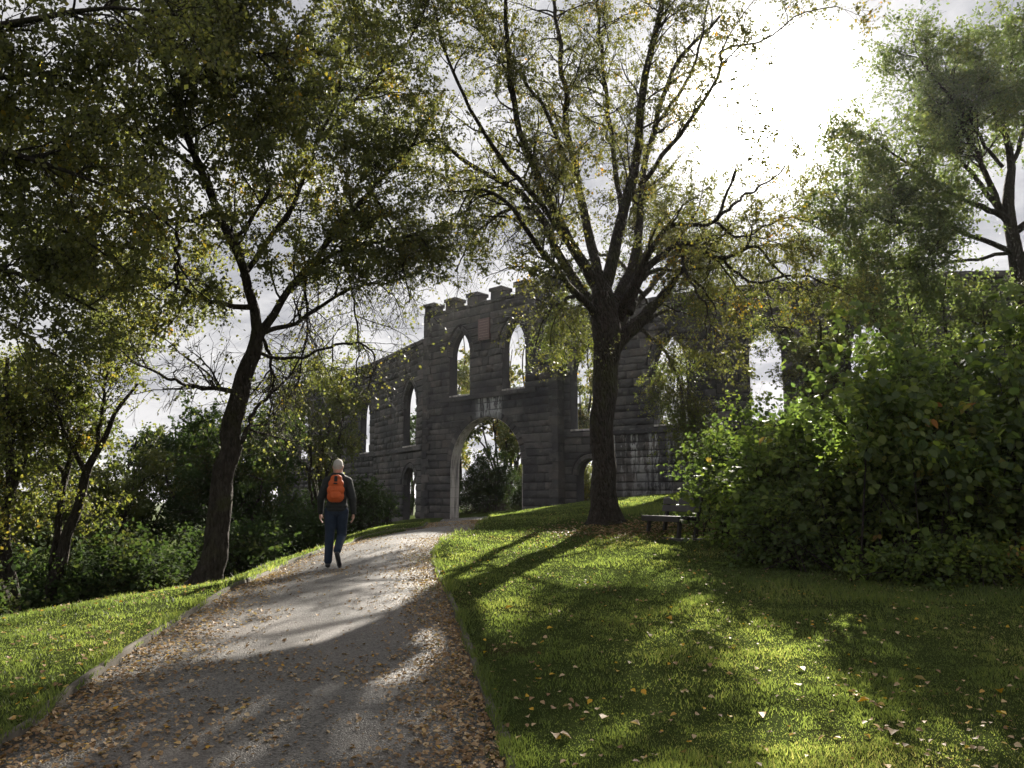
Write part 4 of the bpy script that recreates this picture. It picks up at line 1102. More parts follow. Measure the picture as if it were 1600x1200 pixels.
# ------------------------------------------------------------------ bushes
def make_leaf_variants(tmpl, mat, k=8, droop_seed=5):
    out = []
    for i in range(k):
        T, Fc = tmpl; v = T.copy(); v[:, 2] += np.random.default_rng(i).normal(0, .04, len(v))
        Fq_ = np.array([[0, 1, 2, 3], [0, 3, 4, 5], [0, 5, 6, 7]]) if tmpl is LEAFR else Fc
        out.append(mesh_np('leaf', v, Fq_, mat, False, {'rnd': np.full(len(v), (i + .3) / k * .92)}))
    return out
BUSH_LEAVES = make_leaf_variants(LEAFR, M_leaf_bush)
def bush(name, label, centre, size, nstem, nleaf, leaf, mat, seed, group=None, tmpl=LEAF6, parts=0, lumps=9, ntw=(500, 2600), twl=(.35, .9), base_gap=.15, toward=0.0):
    r = np.random.default_rng(seed)
    cx_, cy_ = centre; z0 = bh(cx_, cy_) - .05; rx, ry, hz = size
    root = empty(name, (cx_, cy_, z0), label=label, cat='bush', group=group)
    # lumps on a rough dome
    lc = []
    for k in range(lumps):
        a = r.uniform(0, 2 * np.pi); q = math.sqrt(r.uniform(0, 1)) * .62
        hh = hz * r.uniform(.5, .82) * (1 - .35 * q)
        lc.append((cx_ + math.cos(a) * q * rx, cy_ + math.sin(a) * q * ry, z0 + hh * .75, r.uniform(.35, .5)))
    lc = np.array(lc)
    i = r.integers(0, lumps, nstem)
    u = unit(r.normal(0, 1, (nstem, 3)) + np.array([0, 0, .35]))
    tgt = lc[i, :3] + u * lc[i, 3:4] * np.array([rx, ry, hz * .62]) * r.uniform(.6, 1.08, (nstem, 1))
    tgt[:, 2] = np.clip(tgt[:, 2], z0 + base_gap * hz, z0 + hz)
    # low skirt all round
    ns = nstem // 2
    aa = r.uniform(0, 2 * np.pi, ns)
    tgt[:ns] = np.stack([cx_ + np.cos(aa) * rx * r.uniform(.5, 1, ns), cy_ + np.sin(aa) * ry * r.uniform(.5, 1, ns), z0 + hz * r.uniform(.06, .45, ns)], 1)
    S0 = np.stack([cx_ + r.normal(0, rx * .3, nstem), cy_ + r.normal(0, ry * .3, nstem), np.full(nstem, z0)], 1)
    S0[:, 2] = base_h(S0[:, 0], S0[:, 1]) - .05
    K = 12; t = np.linspace(0, 1, K)[None, :, None]
    mid = (S0 + tgt) / 2; mid[:, 2] += hz * r.uniform(.08, .3, nstem); mid += r.normal(0, .12, (nstem, 3))
    Pp = (1 - t) ** 2 * S0[:, None] + 2 * t * (1 - t) * mid[:, None] + t ** 2 * tgt[:, None]
    Rd = r.uniform(.008, .02, nstem)[:, None] * np.linspace(1, .3, K)[None]
    acc = MeshAcc(); b0 = np.array([cx_, cy_, z0])
    V, Fc = tubes(Pp, Rd, 4); acc.add(V - b0, Fc)
    P2, R2 = children(Pp, Rd, ntw[0], .08, 1, .4, 1.1, twl[0] * 1.3, twl[1] * 1.3, .008, 5, .2, -.02, r, .4, .1)
    P3, R3 = children(P2, R2, ntw[1], .1, 1, .4, 1.2, twl[0] * .6, twl[1] * .6, .004, 3, .2, -.05, r, .3)
    V, Fc = tubes(P2, np.maximum(R2, .0018), 3); acc.add(V - b0, Fc)
    V, Fc = ribbons(P3, np.maximum(R3, .002)); acc.add(V - b0, Fc)
    link('stems', acc.mesh('stems', M_bark), None, root)
    m = nleaf; i = r.integers(0, len(P3), m); tt_ = r.uniform(.1, 1, m) * 2; k = np.minimum(tt_.astype(int), 1); f = (tt_ - k)[:, None]
    pos = P3[i, k] * (1 - f) + P3[i, k + 1] * f + r.normal(0, leaf * .5, (m, 3))
    pos[:, 2] = np.maximum(pos[:, 2], base_h(pos[:, 0], pos[:, 1]) + .02)
    if parts:
        d = pos[:, 1] - .25 * (pos[:, 2] - z0) + r.uniform(0, .8, m)
        # nearest leaves on the viewer's side become parts of their own
        vis = np.abs(pos[:, 0] / pos[:, 1]) < .68
        order = np.argsort(np.where(vis, d, 99))
        near = order[:parts]; rest = order[parts:]
        for q in near:
            o = bpy.data.objects.new('leaf', BUSH_LEAVES[int(r.integers(0, 8))]); COL.objects.link(o); o.parent = root
            o.location = pos[q] - b0
            ax = unit(r.normal(0, 1, 3) + np.array([0, -.3, -.5])); nn = r.normal(0, .7, 3) + np.array([0, -.3, 1.0])
            zx = unit(np.cross(ax, nn)); zz = np.cross(zx, ax)
            o.rotation_euler = Matrix((zx, ax, zz)).transposed().to_euler()
            s = leaf * r.uniform(.75, 1.35); o.scale = (s, s, s)
        pos = pos[rest]; m = len(pos)
    # blades held roughly level
    ax = unit(r.normal(0, 1, (m, 3)) * np.array([1, 1, .6]) + np.array([0, 0, -.35])); nn = r.normal(0, .75, (m, 3)) + np.array([0, 0, 1.0])
    zx = unit(np.cross(ax, nn)); zz = np.cross(zx, ax)
    T, Fq_ = tmpl
    if tmpl is LEAFR: Fq_ = np.array([[0, 1, 2, 3], [0, 3, 4, 5], [0, 5, 6, 7]])
    s = (leaf * (.4 + .95 * r.random(m) ** 1.3))[:, None, None]
    V = (pos - b0)[:, None] + s * (T[None, :, 0:1] * zx[:, None] + T[None, :, 1:2] * ax[:, None] + T[None, :, 2:3] * zz[:, None])
    Fa = (np.arange(m) * len(T))[:, None, None] + Fq_[None]
    o = link('foliage', mesh_np('foliage', V.reshape(-1, 3), Fa.reshape(-1, 4), mat, False, {'rnd': np.repeat(clump_rnd(pos, r, seed=seed), len(T))}), None, root)
    o['kind'] = 'stuff'
    return root
bush('hazel_bush', 'tall green bush behind the bench, leftmost of the big bushes', (5.0, 15.9), (1.6, 1.6, 3.5), 90, 15000, .095, M_leaf_bush, 101, ntw=(600, 3200), tmpl=LEAF6)
bush('hazel_bush', 'large dense bush in the middle of the right bank with leaves lit along its top', (6.1, 12.4), (1.9, 1.7, 5.5), 110, 17000, .11, M_leaf_bush, 102, ntw=(900, 4800), tmpl=LEAFR, parts=300, lumps=12)
bush('hazel_bush', 'mid-height bush with lit leaf sprays under the third pointed window', (4.75, 13.6), (1.25, 1.2, 3.0), 80, 9000, .10, M_leaf_bush, 125, ntw=(500, 2400), tmpl=LEAFR)
bush('hazel_bush', 'large bright topped bush reaching out of the right edge of the picture', (8.4, 12.2), (2.4, 1.8, 5.7), 120, 19000, .12, M_leaf_bush, 103, ntw=(900, 4800), tmpl=LEAFR, parts=300, lumps=12)
bush('undergrowth_bush', 'low dark leafy growth at the left foot of the big bushes beside the bench', (4.35, 12.4), (1.0, .8, 1.4), 60, 6500, .08, M_leaf_bush, 121, ntw=(450, 1600), tmpl=LEAF6, twl=(.2, .45))
bush('undergrowth_bush', 'low shaded growth at the right picture edge under the bright bush', (8.6, 10.2), (1.6, .7, 1.5), 60, 7000, .085, M_leaf_bush, 122, ntw=(450, 1600), tmpl=LEAF6, twl=(.2, .45))
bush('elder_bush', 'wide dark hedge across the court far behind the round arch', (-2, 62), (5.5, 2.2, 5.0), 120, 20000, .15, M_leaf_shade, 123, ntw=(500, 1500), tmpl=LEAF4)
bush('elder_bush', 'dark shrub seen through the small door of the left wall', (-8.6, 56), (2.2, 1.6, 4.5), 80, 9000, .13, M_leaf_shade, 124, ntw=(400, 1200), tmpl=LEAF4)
bush('undergrowth_bush', 'low shaded bramble at the foot of the right bushes', (6.4, 10.8), (2.0, .6, .75), 70, 6000, .085, M_leaf_bush, 104, ntw=(500, 1800), tmpl=LEAF6, twl=(.2, .45))
bush('elder_bush', 'green shrub filling the bank between the bushes and the right wall', (9.0, 18.5), (2.8, 1.8, 4.2), 90, 15000, .10, M_leaf_bush, 105, ntw=(600, 2800))
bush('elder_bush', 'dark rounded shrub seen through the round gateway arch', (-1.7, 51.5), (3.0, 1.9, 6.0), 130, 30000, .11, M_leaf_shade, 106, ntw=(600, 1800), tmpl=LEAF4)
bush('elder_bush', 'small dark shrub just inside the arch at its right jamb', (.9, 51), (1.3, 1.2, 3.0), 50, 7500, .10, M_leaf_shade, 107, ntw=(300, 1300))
bush('elder_bush', 'dark shrub in the small side arch right of the gateway', (4.4, 47.0), (1.2, 1.2, 3.6), 50, 7000, .10, M_leaf_yellow, 108, ntw=(300, 1300))
for (lab, c, s_, n_, sd, mt) in [
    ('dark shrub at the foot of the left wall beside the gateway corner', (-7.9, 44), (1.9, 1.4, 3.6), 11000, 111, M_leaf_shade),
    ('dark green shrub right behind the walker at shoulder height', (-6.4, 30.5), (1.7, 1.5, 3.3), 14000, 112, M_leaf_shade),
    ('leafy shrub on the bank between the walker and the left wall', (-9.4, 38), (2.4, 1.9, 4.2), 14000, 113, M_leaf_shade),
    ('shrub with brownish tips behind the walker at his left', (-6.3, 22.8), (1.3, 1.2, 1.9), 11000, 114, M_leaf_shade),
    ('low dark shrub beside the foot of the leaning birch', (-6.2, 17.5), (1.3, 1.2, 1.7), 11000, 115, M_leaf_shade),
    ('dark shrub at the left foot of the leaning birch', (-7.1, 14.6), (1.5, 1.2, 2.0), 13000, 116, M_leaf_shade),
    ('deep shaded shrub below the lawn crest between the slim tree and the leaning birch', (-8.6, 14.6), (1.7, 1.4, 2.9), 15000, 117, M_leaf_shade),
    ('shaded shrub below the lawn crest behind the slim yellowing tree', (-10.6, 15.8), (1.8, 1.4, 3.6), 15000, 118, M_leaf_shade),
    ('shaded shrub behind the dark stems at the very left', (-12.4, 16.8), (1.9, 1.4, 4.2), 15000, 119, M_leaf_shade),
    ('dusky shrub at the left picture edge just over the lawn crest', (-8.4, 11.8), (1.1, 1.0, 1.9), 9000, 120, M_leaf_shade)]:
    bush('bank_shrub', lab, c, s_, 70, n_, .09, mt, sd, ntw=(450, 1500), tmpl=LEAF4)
# the small leafy shoot over the bench back
def shoot():
    r = np.random.default_rng(5); b = P(1098, 838, 14.9); b[2] = bh(b[0], b[1])
    root = empty('young_shoot', tuple(b), label='bright green leafy shoot arching over the bench back', cat='shoot')
    tip = P(1058, 772, 14.8); K = 12; t = np.linspace(0, 1, K)[:, None]
    mid = P(1105, 765, 14.9)
    Pp = ((1 - t) ** 2 * b + 2 * t * (1 - t) * mid + t ** 2 * tip)[None]
    acc = MeshAcc(); V, Fc = tubes(Pp, np.linspace(.008, .003, K)[None], 5); acc.add(V - b, Fc)
    link('stem', acc.mesh('stem', M_bark), None, root)
    for q in range(22):
        f = r.uniform(.5, 1); k = f * (K - 1); i = min(int(k), K - 2)
        p = Pp[0, i] * (1 - (k - i)) + Pp[0, i + 1] * (k - i) + r.normal(0, .07, 3)
        o = bpy.data.objects.new('leaf', BUSH_LEAVES[int(r.integers(4, 8))]); COL.objects.link(o); o.parent = root
        o.location = p - b; ax = unit(r.normal(0, 1, 3) * np.array([1, 1, .5]) + np.array([-.2, 0, -.4])); nn = r.normal(0, .5, 3) + np.array([0, -.5, 1.0])
        zx = unit(np.cross(ax, nn)); zz = np.cross(zx, ax)
        o.rotation_euler = Matrix((zx, ax, zz)).transposed().to_euler(); s = r.uniform(.11, .17); o.scale = (s, s, s)
shoot()

# ------------------------------------------------------------------ bench
M_wood = simple_mat('dark_weathered_wood', (0.03, 0.026, 0.022), .75, .3, 12, .25, .006)
M_wood2 = simple_mat('grey_board', (0.055, 0.05, 0.047), .7, .3, 10, .2, .004)
M_slab = simple_mat('dark_slab', (0.06, 0.057, 0.052), .9, .2, 8, .2, .01)
def bench():
    o = P(1062, 838, 15.3); bx, by = o[0], o[1]; bz = bh(bx, by)
    ld = unit(np.array([-.36, .93])); dd = np.array([ld[1], -ld[0]])   # length away, depth to the right
    root = empty('park_bench', (bx, by, bz), label='dark wooden park bench half hidden by the bush, seen from its end', cat='bench')
    a = math.atan2(dd[1], dd[0]); Rz = Matrix.Rotation(a, 4, 'Z')
    def part(name, c, s, mat=M_wood, tilt=0.0, label=None):
        bm = bmesh.new(); c2 = Rz @ Vector(c)
        bm_box(bm, c2, s, Rz @ Matrix.Rotation(tilt, 4, 'Y'), .008)
        q = link(name, bm_mesh(name, bm, mat), None, root)
        if label: q['label'] = label
        return q
    # local x = depth (front 0 to back), local y = along the bench
    sgn = 1.0
    Lb = 1.25
    for y in (0.0, Lb - .1):
        part('leg', (.03, y + .05, .2), (.07, .07, .46), tilt=R(8))
        part('leg', (.47, y + .05, .40), (.06, .08, .88), tilt=R(12))
        part('seat_bearer', (.23, y + .05, .36), (.46, .06, .07))
    for k in range(4): part('seat_plank', (.0 + .125 * k, Lb / 2, .42 + (.012 if k == 0 else 0)), (.115, Lb + .16, .045))
    part('front_rail', (-.05, Lb / 2, .385), (.03, Lb + .16, .09))
    for k in range(2): part('back_plank', (.46 + .028 * k, Lb / 2, .60 + .15 * k), (.03, Lb + .12, .135), M_wood2, R(12), label='greyish backrest board')
    part('ground_slab', (.22, Lb / 2, .0), (.75, Lb + .5, .06), M_slab)
bench()

# ------------------------------------------------------------------ the walker
M_skin = simple_mat('skin', (0.42, 0.24, 0.18), .6, .3)
M_hair = simple_mat('white_hair', (0.36, 0.34, 0.31), .85, .2, 60, .12, .003)
M_jacket = simple_mat('black_jacket', (0.018, 0.02, 0.02), .75, .25, 9, .25, .03)
M_jean = simple_mat('blue_jeans', (0.016, 0.025, 0.043), .85, .2, 12, .3, .02)
M_shoe = simple_mat('black_shoe', (0.015, 0.015, 0.017), .5, .4)
M_orange = simple_mat('orange_fabric', (0.46, 0.085, 0.02), .65, .3, 10, .12, .03)
M_black = simple_mat('black_webbing', (0.012, 0.012, 0.013), .7, .3)

def blob(name, prims, voxel, mat, parent, smooth=3):
    """prims: (a, b, ra, rb[, scale]) tapered limbs merged into one continuous skin"""
    bm = bmesh.new()
    for pr in prims:
        a, b, ra, rb = Vector(pr[0]), Vector(pr[1]), pr[2], pr[3]
        sc = pr[4] if len(pr) > 4 else (1, 1, 1)
        L = (b - a).length; n = max(2, int(L / (min(ra, rb) * .35)) + 1)
        for k in range(n):
            f = k / (n - 1); c = a.lerp(b, f); rr_ = ra + (rb - ra) * f
            bmesh.ops.create_icosphere(bm, subdivisions=2, radius=rr_, matrix=Matrix.Translation(c) @ Matrix.Diagonal((*sc, 1)))
    me = bpy.data.meshes.new(name); bm.to_mesh(me); bm.free()
    ob = bpy.data.objects.new('tmp', me); COL.objects.link(ob)
    m = ob.modifiers.new('r', 'REMESH'); m.mode = 'VOXEL'; m.voxel_size = voxel; m.use_smooth_shade = True
    s = ob.modifiers.new('s', 'SMOOTH'); s.iterations = smooth; s.factor = .5
    dg = bpy.context.evaluated_depsgraph_get(); out = bpy.data.meshes.new_from_object(ob.evaluated_get(dg))
    bpy.data.objects.remove(ob)
    out.materials.clear(); out.materials.append(mat)
    for p in out.polygons: p.use_smooth = True
    return link(name, out, None, parent)
def walker():
    r_ = ray(523, 886); Y = 12.6; X = r_[0] / r_[1] * Y
    Z = bh(X, Y) + PATH_Z + .02
    root = empty('person', (X, Y, Z), R(6), label='white haired person in dark jacket and jeans walking away up the path', cat='person')
    hands = []
    def hand(w, sgn, fwd):
        w = Vector(w); palm = w + Vector((0, .01, -.075))
        pr = [(w, palm, .026, .034, (.6, 1.05, 1))]
        for k, (dy, ln) in enumerate(((-.028, .06), (-.010, .075), (.010, .08), (.028, .07))):
            a = palm + Vector((0, dy, -.02)); b = a + Vector((-sgn * .012, dy * .1, -ln * .5)); c = b + Vector((-sgn * .026, 0, -ln * .38))
            pr += [(a, b, .0105, .0095), (b, c, .0095, .008)]
        t0 = w + Vector((-sgn * .01, .03, -.035)); t1 = t0 + Vector((-sgn * .015, .03, -.03)); t2 = t1 + Vector((-sgn * .01, .008, -.03))
        pr += [(t0, t1, .012, .011), (t1, t2, .011, .009)]
        return pr
    sl, sr = (-.165, 0, 1.375), (.165, 0, 1.375)
    el, er = (-.25, -.03, 1.11), (.25, -.05, 1.11)
    wl, wr_ = (-.262, .06, .875), (.266, .03, .875)
    hipl, hipr = (-.095, 0, .90), (.095, .0, .90)
    kl, kr = (-.10, .03, .49), (.085, .07, .51)
    al, ar = (-.105, -.02, .10), (.055, -.20, .27)
    body = [((0, .0, 1.55), (0, .01, 1.64), .082, .088, (.92, 1.08, 1.12)), ((0, -.005, 1.42), (0, .0, 1.56), .056, .054),
            ((0, .09, 1.575), (0, .105, 1.585), .014, .012), ((-.078, 0, 1.59), (-.085, -.005, 1.61), .016, .018, (.4, 1, 1.3)), ((.078, 0, 1.59), (.085, -.005, 1.61), .016, .018, (.4, 1, 1.3)),
            ((0, 0, .95), (0, 0, 1.36), .12, .13, (1.15, .75, 1)),
            (sl, el, .048, .04), (el, wl, .038, .025), (sr, er, .048, .04), (er, wr_, .038, .025),
            (hipl, kl, .075, .052), (kl, al, .05, .036), (hipr, kr, .075, .052), (kr, ar, .05, .036)]
    body += hand(wl, -1, 0) + hand(wr_, 1, 0)
    blob('body', body, .008, M_skin, root, 2)
    blob('hair', [((0, -.012, 1.635), (0, -.005, 1.66), .088, .085, (.96, 1.1, 1.0)), ((0, -.04, 1.60), (0, -.03, 1.63), .066, .078, (1.0, .8, 1))], .008, M_hair, root, 2)
    jk = [((0, 0, 1.28), (0, .0, 1.34), .15, .135, (1.2, .82, 1)), ((0, 0, .98), (0, 0, 1.28), .155, .15, (1.12, .85, 1)), ((-.07, 0, .925), (.07, 0, .925), .055, .055, (2.0, 2.35, 1)), ((-.07, 0, .98), (.07, 0, .98), .07, .07, (1.6, 1.9, 1)),
          ((-.07, 0, 1.43), sl, .07, .074), ((.07, 0, 1.43), sr, .07, .074),
          (sl, el, .078, .066), (el, (wl[0], wl[1] - .004, wl[2] + .01), .064, .048), (sr, er, .078, .066), (er, (wr_[0], wr_[1], wr_[2] + .01), .064, .048),
          ((-.06, -.05, 1.475), (.06, -.05, 1.475), .055, .055, (1.1, 1, .8)), ((-.05, .02, 1.49), (.05, .02, 1.49), .052, .052), ((0, -.085, 1.44), (0, -.095, 1.40), .06, .045, (1.4, .7, 1))]
    blob('jacket', jk, .012, M_jacket, root, 2)
    tr = [((-.05, 0, .92), (.05, 0, .92), .125, .125, (1.05, .9, 1)), (hipl, kl, .104, .078), (kl, (al[0], al[1], al[2] + .02), .076, .066),
          (hipr, kr, .104, .078), (kr, (ar[0], ar[1] + .005, ar[2] + .02), .074, .064)]
    blob('trousers', tr, .011, M_jean, root, 2)
    blob('shoe', [((al[0], -.055, .045), (al[0] - .012, .15, .035), .042, .036, (.95, 1.15, .85)), ((al[0], -.03, .05), al, .045, .042)], .007, M_shoe, root, 2)
    blob('shoe', [((ar[0] + .005, -.255, .235), (ar[0] + .03, -.135, .075), .042, .040, (.98, .85, 1)), ((ar[0] + .03, -.135, .07), (ar[0] + .03, -.09, .04), .040, .034), (ar, (ar[0], -.22, .24), .044, .044)], .007, M_shoe, root, 2)
    # backpack
    bp = empty('backpack', (X, Y - .0, Z + 1.055), R(6), label='bright orange backpack with black straps on the walker', cat='backpack')
    b_ = [((-.055, -.20, .08), (.055, -.20, .08), .085, .085, (1, .62, 1)), ((-.055, -.205, .18), (.055, -.205, .18), .088, .088, (1, .66, 1)), ((-.045, -.20, .28), (.045, -.20, .28), .08, .08, (1, .6, 1)),
          ((-.03, -.19, .36), (.03, -.19, .36), .066, .066, (1, .55, 1)), ((-.05, -.185, .05), (.05, -.185, .05), .075, .075, (1, .6, .9))]
    q = blob('bag', b_, .008, M_orange, bp, 3)
    bm = bmesh.new(); bm_box(bm, (0, -.272, .285), (.062, .012, .022), None, .003); link('logo_patch', bm_mesh('patch', bm, M_black), None, bp)
    bm = bmesh.new(); bm_box(bm, (0, -.235, .36), (.05, .03, .09), Matrix.Rotation(R(-14), 4, 'X'), .008); link('buckle_strap', bm_mesh('strap', bm, M_black), None, bp)
    pk = blob('front_pocket', [((-.045, -.25, .10), (.045, -.25, .10), .052, .052, (1, .42, 1.2))], .006, M_orange, bp, 2)
    for s in (-1, 1):
        pts = [(s * .065, -.135, .345), (s * .075, -.09, .405), (s * .082, .0, .425), (s * .09, .085, .38), (s * .10, .125, .25), (s * .10, .115, .1), (s * .13, -.02, .05), (s * .09, -.14, .04)]
        pts = resample([tuple(p) for p in pts], 20)
        V = []; 
        for i, p in enumerate(pts):
            for dx in (-.018, .018): V.append((p[0] + dx, p[1], p[2]))
        Fq_ = [[2 * i, 2 * i + 1, 2 * i + 3, 2 * i + 2] for i in range(len(pts) - 1)]
        me = mesh_np('strap', V, Fq_, M_black); o = link('shoulder_strap', me, None, bp)
        sm = o.modifiers.new('t', 'SOLIDIFY'); sm.thickness = .008
walker()

# ------------------------------------------------------------------ grass and fallen leaves
def grass():
    r = np.random.default_rng(77); n = 900000
    Y = np.exp(r.uniform(math.log(2.4), math.log(33), n)); X = r.uniform(-.86, .86, n) * Y
    ins = path_inside(X, Y)
    keepm = (ins < .0) | ((ins < .05) & (vnoise(X * 5, Y * 5, 41) > .5)) | ((X > -2.6) & (ins < .55) & (X - 0 > -3) & (r.random(n) < .6 * (1 - ins / .55)) & (vnoise(X * 2.5, Y * 1.8, 5) > .5))
    # only the right strip gets tufts within the path
    lo = np.argsort(LE[:, 1]); xl = np.interp(Y, LE[lo, 1], LE[lo, 0])
    keepm &= ~((ins > .05) & (X - xl < 1.2) & ~((X - xl < .12) & (r.random(n) < .35) & (Y < 7)))
    keepm &= ~((X < -4.6 - .05 * Y) & (Y > 12) & (r.random(n) < .75))
    X, Y, ins = X[keepm], Y[keepm], ins[keepm]; n = len(X)
    Z = base_h(X, Y)
    Z = Z - .08 * (ins > 0.03)
    # bare earth patches under the tree
    dt = np.hypot((X - 2.3) / 1.6, (Y - 17.6) / 1.5)
    k = ~((dt < 1) & (r.random(n) < .85)) & (r.random(n) < 0.3 + 1.0 * vnoise(X * 2.3, Y * 2.3, 8) * vnoise(X * .7, Y * .7, 18) ** .5)
    X, Y, Z, ins = X[k], Y[k], Z[k], ins[k]; n = len(X)
    tall = .7 + 1.1 * smoothstep(.45, .85, vnoise(X * 3 + 3, Y * 3, 12)) + .9 * smoothstep(.6, .8, vnoise(X * 9, Y * 9, 14))
    tall = tall + 1.0 * (ins > 0) + 4.5 * (np.hypot((X - P(1030, 770, 20.5)[0]) / 1.2, (Y - 21) / 2.0) < 1) + 3.0 * (np.abs(ins + .05) < .06) * (vnoise(X * 4, Y * 4, 40) > .45)
    tall = np.where((np.abs(X - 6.5) < 3.5) & (Y > 9.2) & (Y < 11), tall + 1.6, tall)
    h = .0165 * r.uniform(.6, 1.5, n) * tall * (1 + .25 * (Y > 8))
    w = .0022 * (1 + Y * .17) * r.uniform(.7, 1.3, n)
    a = r.uniform(0, 2 * np.pi, n); lean = r.normal(0, .4, (n, 2)) * h[:, None]
    b = np.stack([X, Y, Z - .004], 1); dx = np.stack([np.cos(a) * w, np.sin(a) * w, np.zeros(n)], 1)
    tip = b + np.stack([lean[:, 0], lean[:, 1], h], 1)
    V = np.stack([b - dx, b + dx, tip], 1)
    F_ = (np.arange(n) * 3)[:, None] + np.arange(3)[None]
    o = link('grass', mesh_np('grass', V.reshape(-1, 3), F_, M_grass, False, {'rnd': np.repeat(np.clip(.5 * r.random(n) + .5 * vnoise(X * .9, Y * .9, 33), 0, 1), 3)}))
    tag(o, 'short mown grass on both banks of the path', 'grass', kind='stuff')
grass()
def lay_leaves(name, X, Y, Z, size, r, rnd, label):
    n = len(X); a = r.uniform(0, 2 * np.pi, n)
    ax = unit(np.stack([np.cos(a), np.sin(a), r.normal(0, .22, n)], 1)); nn = np.stack([r.normal(0, .3, n), r.normal(0, .3, n), np.ones(n)], 1)
    zx = unit(np.cross(ax, nn)); zz = np.cross(zx, ax)
    T, Fq_ = LEAF6; T = T * np.array([1.25, .95, 2.0])
    s = size[:, None, None]
    V = np.stack([X, Y, Z], 1)[:, None] + s * (T[None, :, 0:1] * zx[:, None] + (T[None, :, 1:2] - .5) * ax[:, None] + T[None, :, 2:3] * zz[:, None])
    Fa = (np.arange(n) * len(T))[:, None, None] + Fq_[None]
    o = link(name, mesh_np(name, V.reshape(-1, 3), Fa.reshape(-1, 4), M_litter, False, {'rnd': np.repeat(rnd, len(T))}))
    return tag(o, label, 'leaves', kind='stuff')
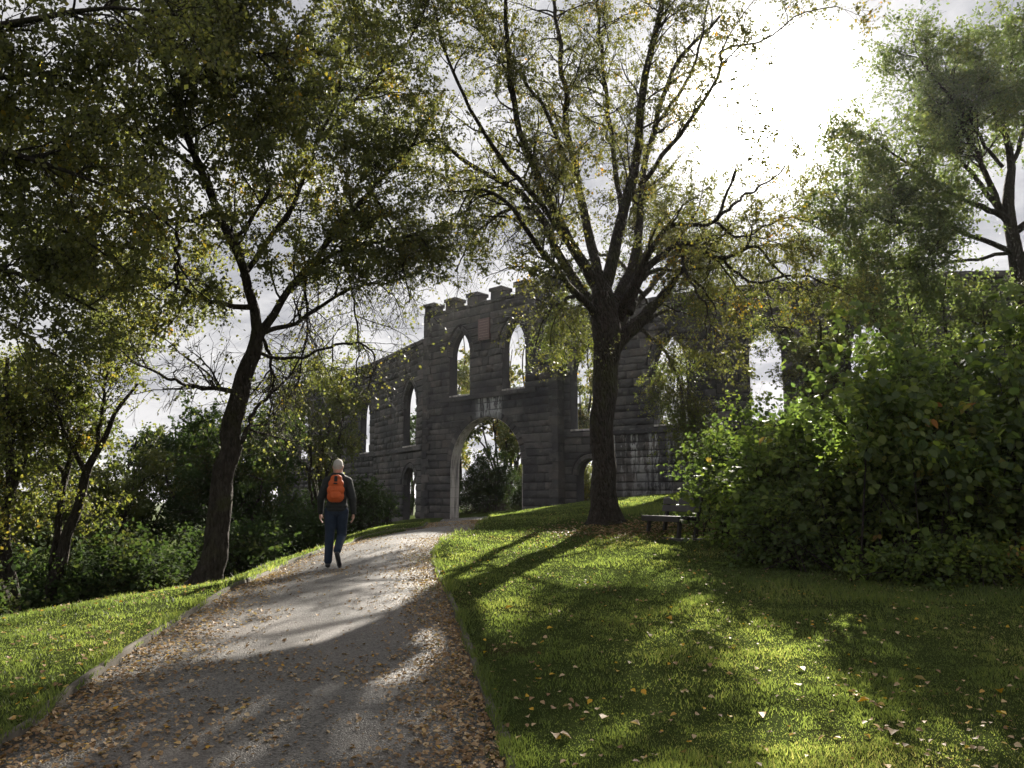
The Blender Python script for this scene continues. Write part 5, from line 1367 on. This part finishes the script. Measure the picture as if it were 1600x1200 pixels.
def litter():
    r = np.random.default_rng(88); n = 130000
    Y = np.exp(r.uniform(math.log(2.6), math.log(24), n)); 
    lo = np.argsort(LE[:, 1]); ro = np.argsort(RE[:, 1])
    xl = np.interp(Y, LE[lo, 1], LE[lo, 0]); xr = np.interp(Y, RE[ro, 1], RE[ro, 0])
    X = xl + (xr - xl) * r.random(n)
    dl = X - xl; dr = xr - X
    pr = .02 + .8 * np.exp(-(dl / .55) ** 2) + 1.3 * np.exp(-(dr / .5) ** 2) + .16 * (vnoise(X * 1.2, Y * 1.2, 2) > .6) + .07 * np.exp(-((Y - 4) / 2.5) ** 2)
    k = r.random(n) < pr * .34; X, Y = X[k], Y[k]; n = len(X)
    Z = base_h(X, Y) + PATH_Z + .022 + r.uniform(0, .012, n)
    lay_leaves('fallen_leaves', X, Y, Z, .012 + .034 * r.random(n) ** 1.4, r, np.clip(r.beta(2.4, 2.2, n) * .92, 0, 1), 'brown and tan fallen leaves scattered over the path')
    n = 6000; Y = np.exp(r.uniform(math.log(2.8), math.log(24), n)); X = r.uniform(-.8, .8, n) * Y
    ins = path_inside(X, Y); k = (ins < -.05) & ~((X < -5) & (Y > 12)) & (r.random(n) < .25 + .75 * (vnoise(X * 1.1, Y * 1.1, 21) > .5))
    X, Y = X[k], Y[k]; n = len(X)
    lay_leaves('fallen_leaves', X, Y, base_h(X, Y) + r.uniform(.015, .035, n), r.uniform(.025, .05, n), r, np.clip(.25 + .75 * r.random(n), 0, 1), 'yellow and pale fallen leaves lying in the grass')
    # the carpet of leaves round the tall birch and the bench
    n = 1500; X = 2.6 + r.normal(0, 1.0, n); Y = 16.9 + r.normal(0, .7, n)
    lay_leaves('fallen_leaves', X, Y, base_h(X, Y) + .01, r.uniform(.04, .07, n), r, r.random(n) * .75, 'dense brown fallen leaves on bare earth under the tall birch')
    # a few large leaves one can point at
    vs = []
    for i in range(6):
        T, Fq_ = LEAF6; v = T * np.array([1.25, 1, 2.6]) + np.random.default_rng(i).normal(0, .03, T.shape); v[:, 1] -= .5
        vs.append(mesh_np('fallen_leaf', v, Fq_, M_litter, False, {'rnd': np.full(len(v), (.72, .8, .9, .97, .55, .76)[i])}))
    spots = [(1252, 1050, 1, 'cream heart-shaped fallen leaf lying face up on the shaded lawn below the big bush'),
     (1437, 1065, 5, 'pale buff fallen leaf on the shaded lawn nearest the right edge of the green shade'),
     (1350, 1100, 2, 'orange-tan fallen leaf in the middle of the lower right lawn'),
     (1395, 1152, 0, 'pale pointed fallen leaf near the bottom edge beside brown litter'),
     (1189, 1123, 2, 'orange fallen leaf curled in taller grass near the bottom edge'),
     (945, 1128, 1, 'large cream fallen leaf nearest the bottom of the lawn by the path'),
     (992, 1137, 5, 'torn white-backed fallen leaf just right of the large cream leaf'),
     (867, 1157, 0, 'left one of two tan fallen leaves side by side near the sunken edging'),
     (884, 1157, 4, 'right one of two tan fallen leaves side by side near the sunken edging'),
     (1565, 1120, 3, 'bright yellow fallen leaf in the sunlit patch at the right edge'),
     (1562, 1085, 2, 'orange fallen leaf in the sunlit patch at the right edge'),
     (795, 953, 3, 'yellow fallen leaf in sunlit grass close to the path bend'),
     (860, 986, 3, 'yellow fallen leaf in the narrow sunlit streak of the right lawn'),
     (1045, 970, 2, 'orange fallen leaf alone in the upper middle of the right lawn'),
     (1024, 870, 4, 'light brown fallen leaf on the bright grass in front of the bench')]
    for (px_, py_, v, lab) in spots:
        X, Y = hit(px_, py_)
        o = bpy.data.objects.new('fallen_leaf', vs[v]); COL.objects.link(o)
        s = random.uniform(.065, .08); o.scale = (s, s, s); o.location = (X, Y, bh(X, Y) + .03)
        o.rotation_euler = (random.uniform(-.3, .3), random.uniform(-.3, .3), random.uniform(0, 6.28))
        tag(o, lab, 'leaf', 'large fallen leaves lying singly on the grass')
litter()

# ------------------------------------------------------------------ thin haze volume added to imitate lens veiling glare
def haze():
    bm = bmesh.new(); zlo = float(GZ.min()) - 1.0; zhi = 24.0
    bm_box(bm, (0, 0, (zlo + zhi) / 2), (5400, 5400, zhi - zlo))
    me = bm_mesh('haze', bm); m, t, out = new_mat('glare_haze')
    v = t.nodes.new('ShaderNodeVolumePrincipled'); v.inputs['Density'].default_value = 0.00013; v.inputs['Color'].default_value = (.95, .96, 1, 1); v.inputs['Anisotropy'].default_value = 0.6
    t.links.new(v.outputs[0], out.inputs['Volume']); me.materials.append(m)
    o = link('haze', me); tag(o, 'thin haze added over the hillside to imitate veiling glare', kind='stuff')
haze()
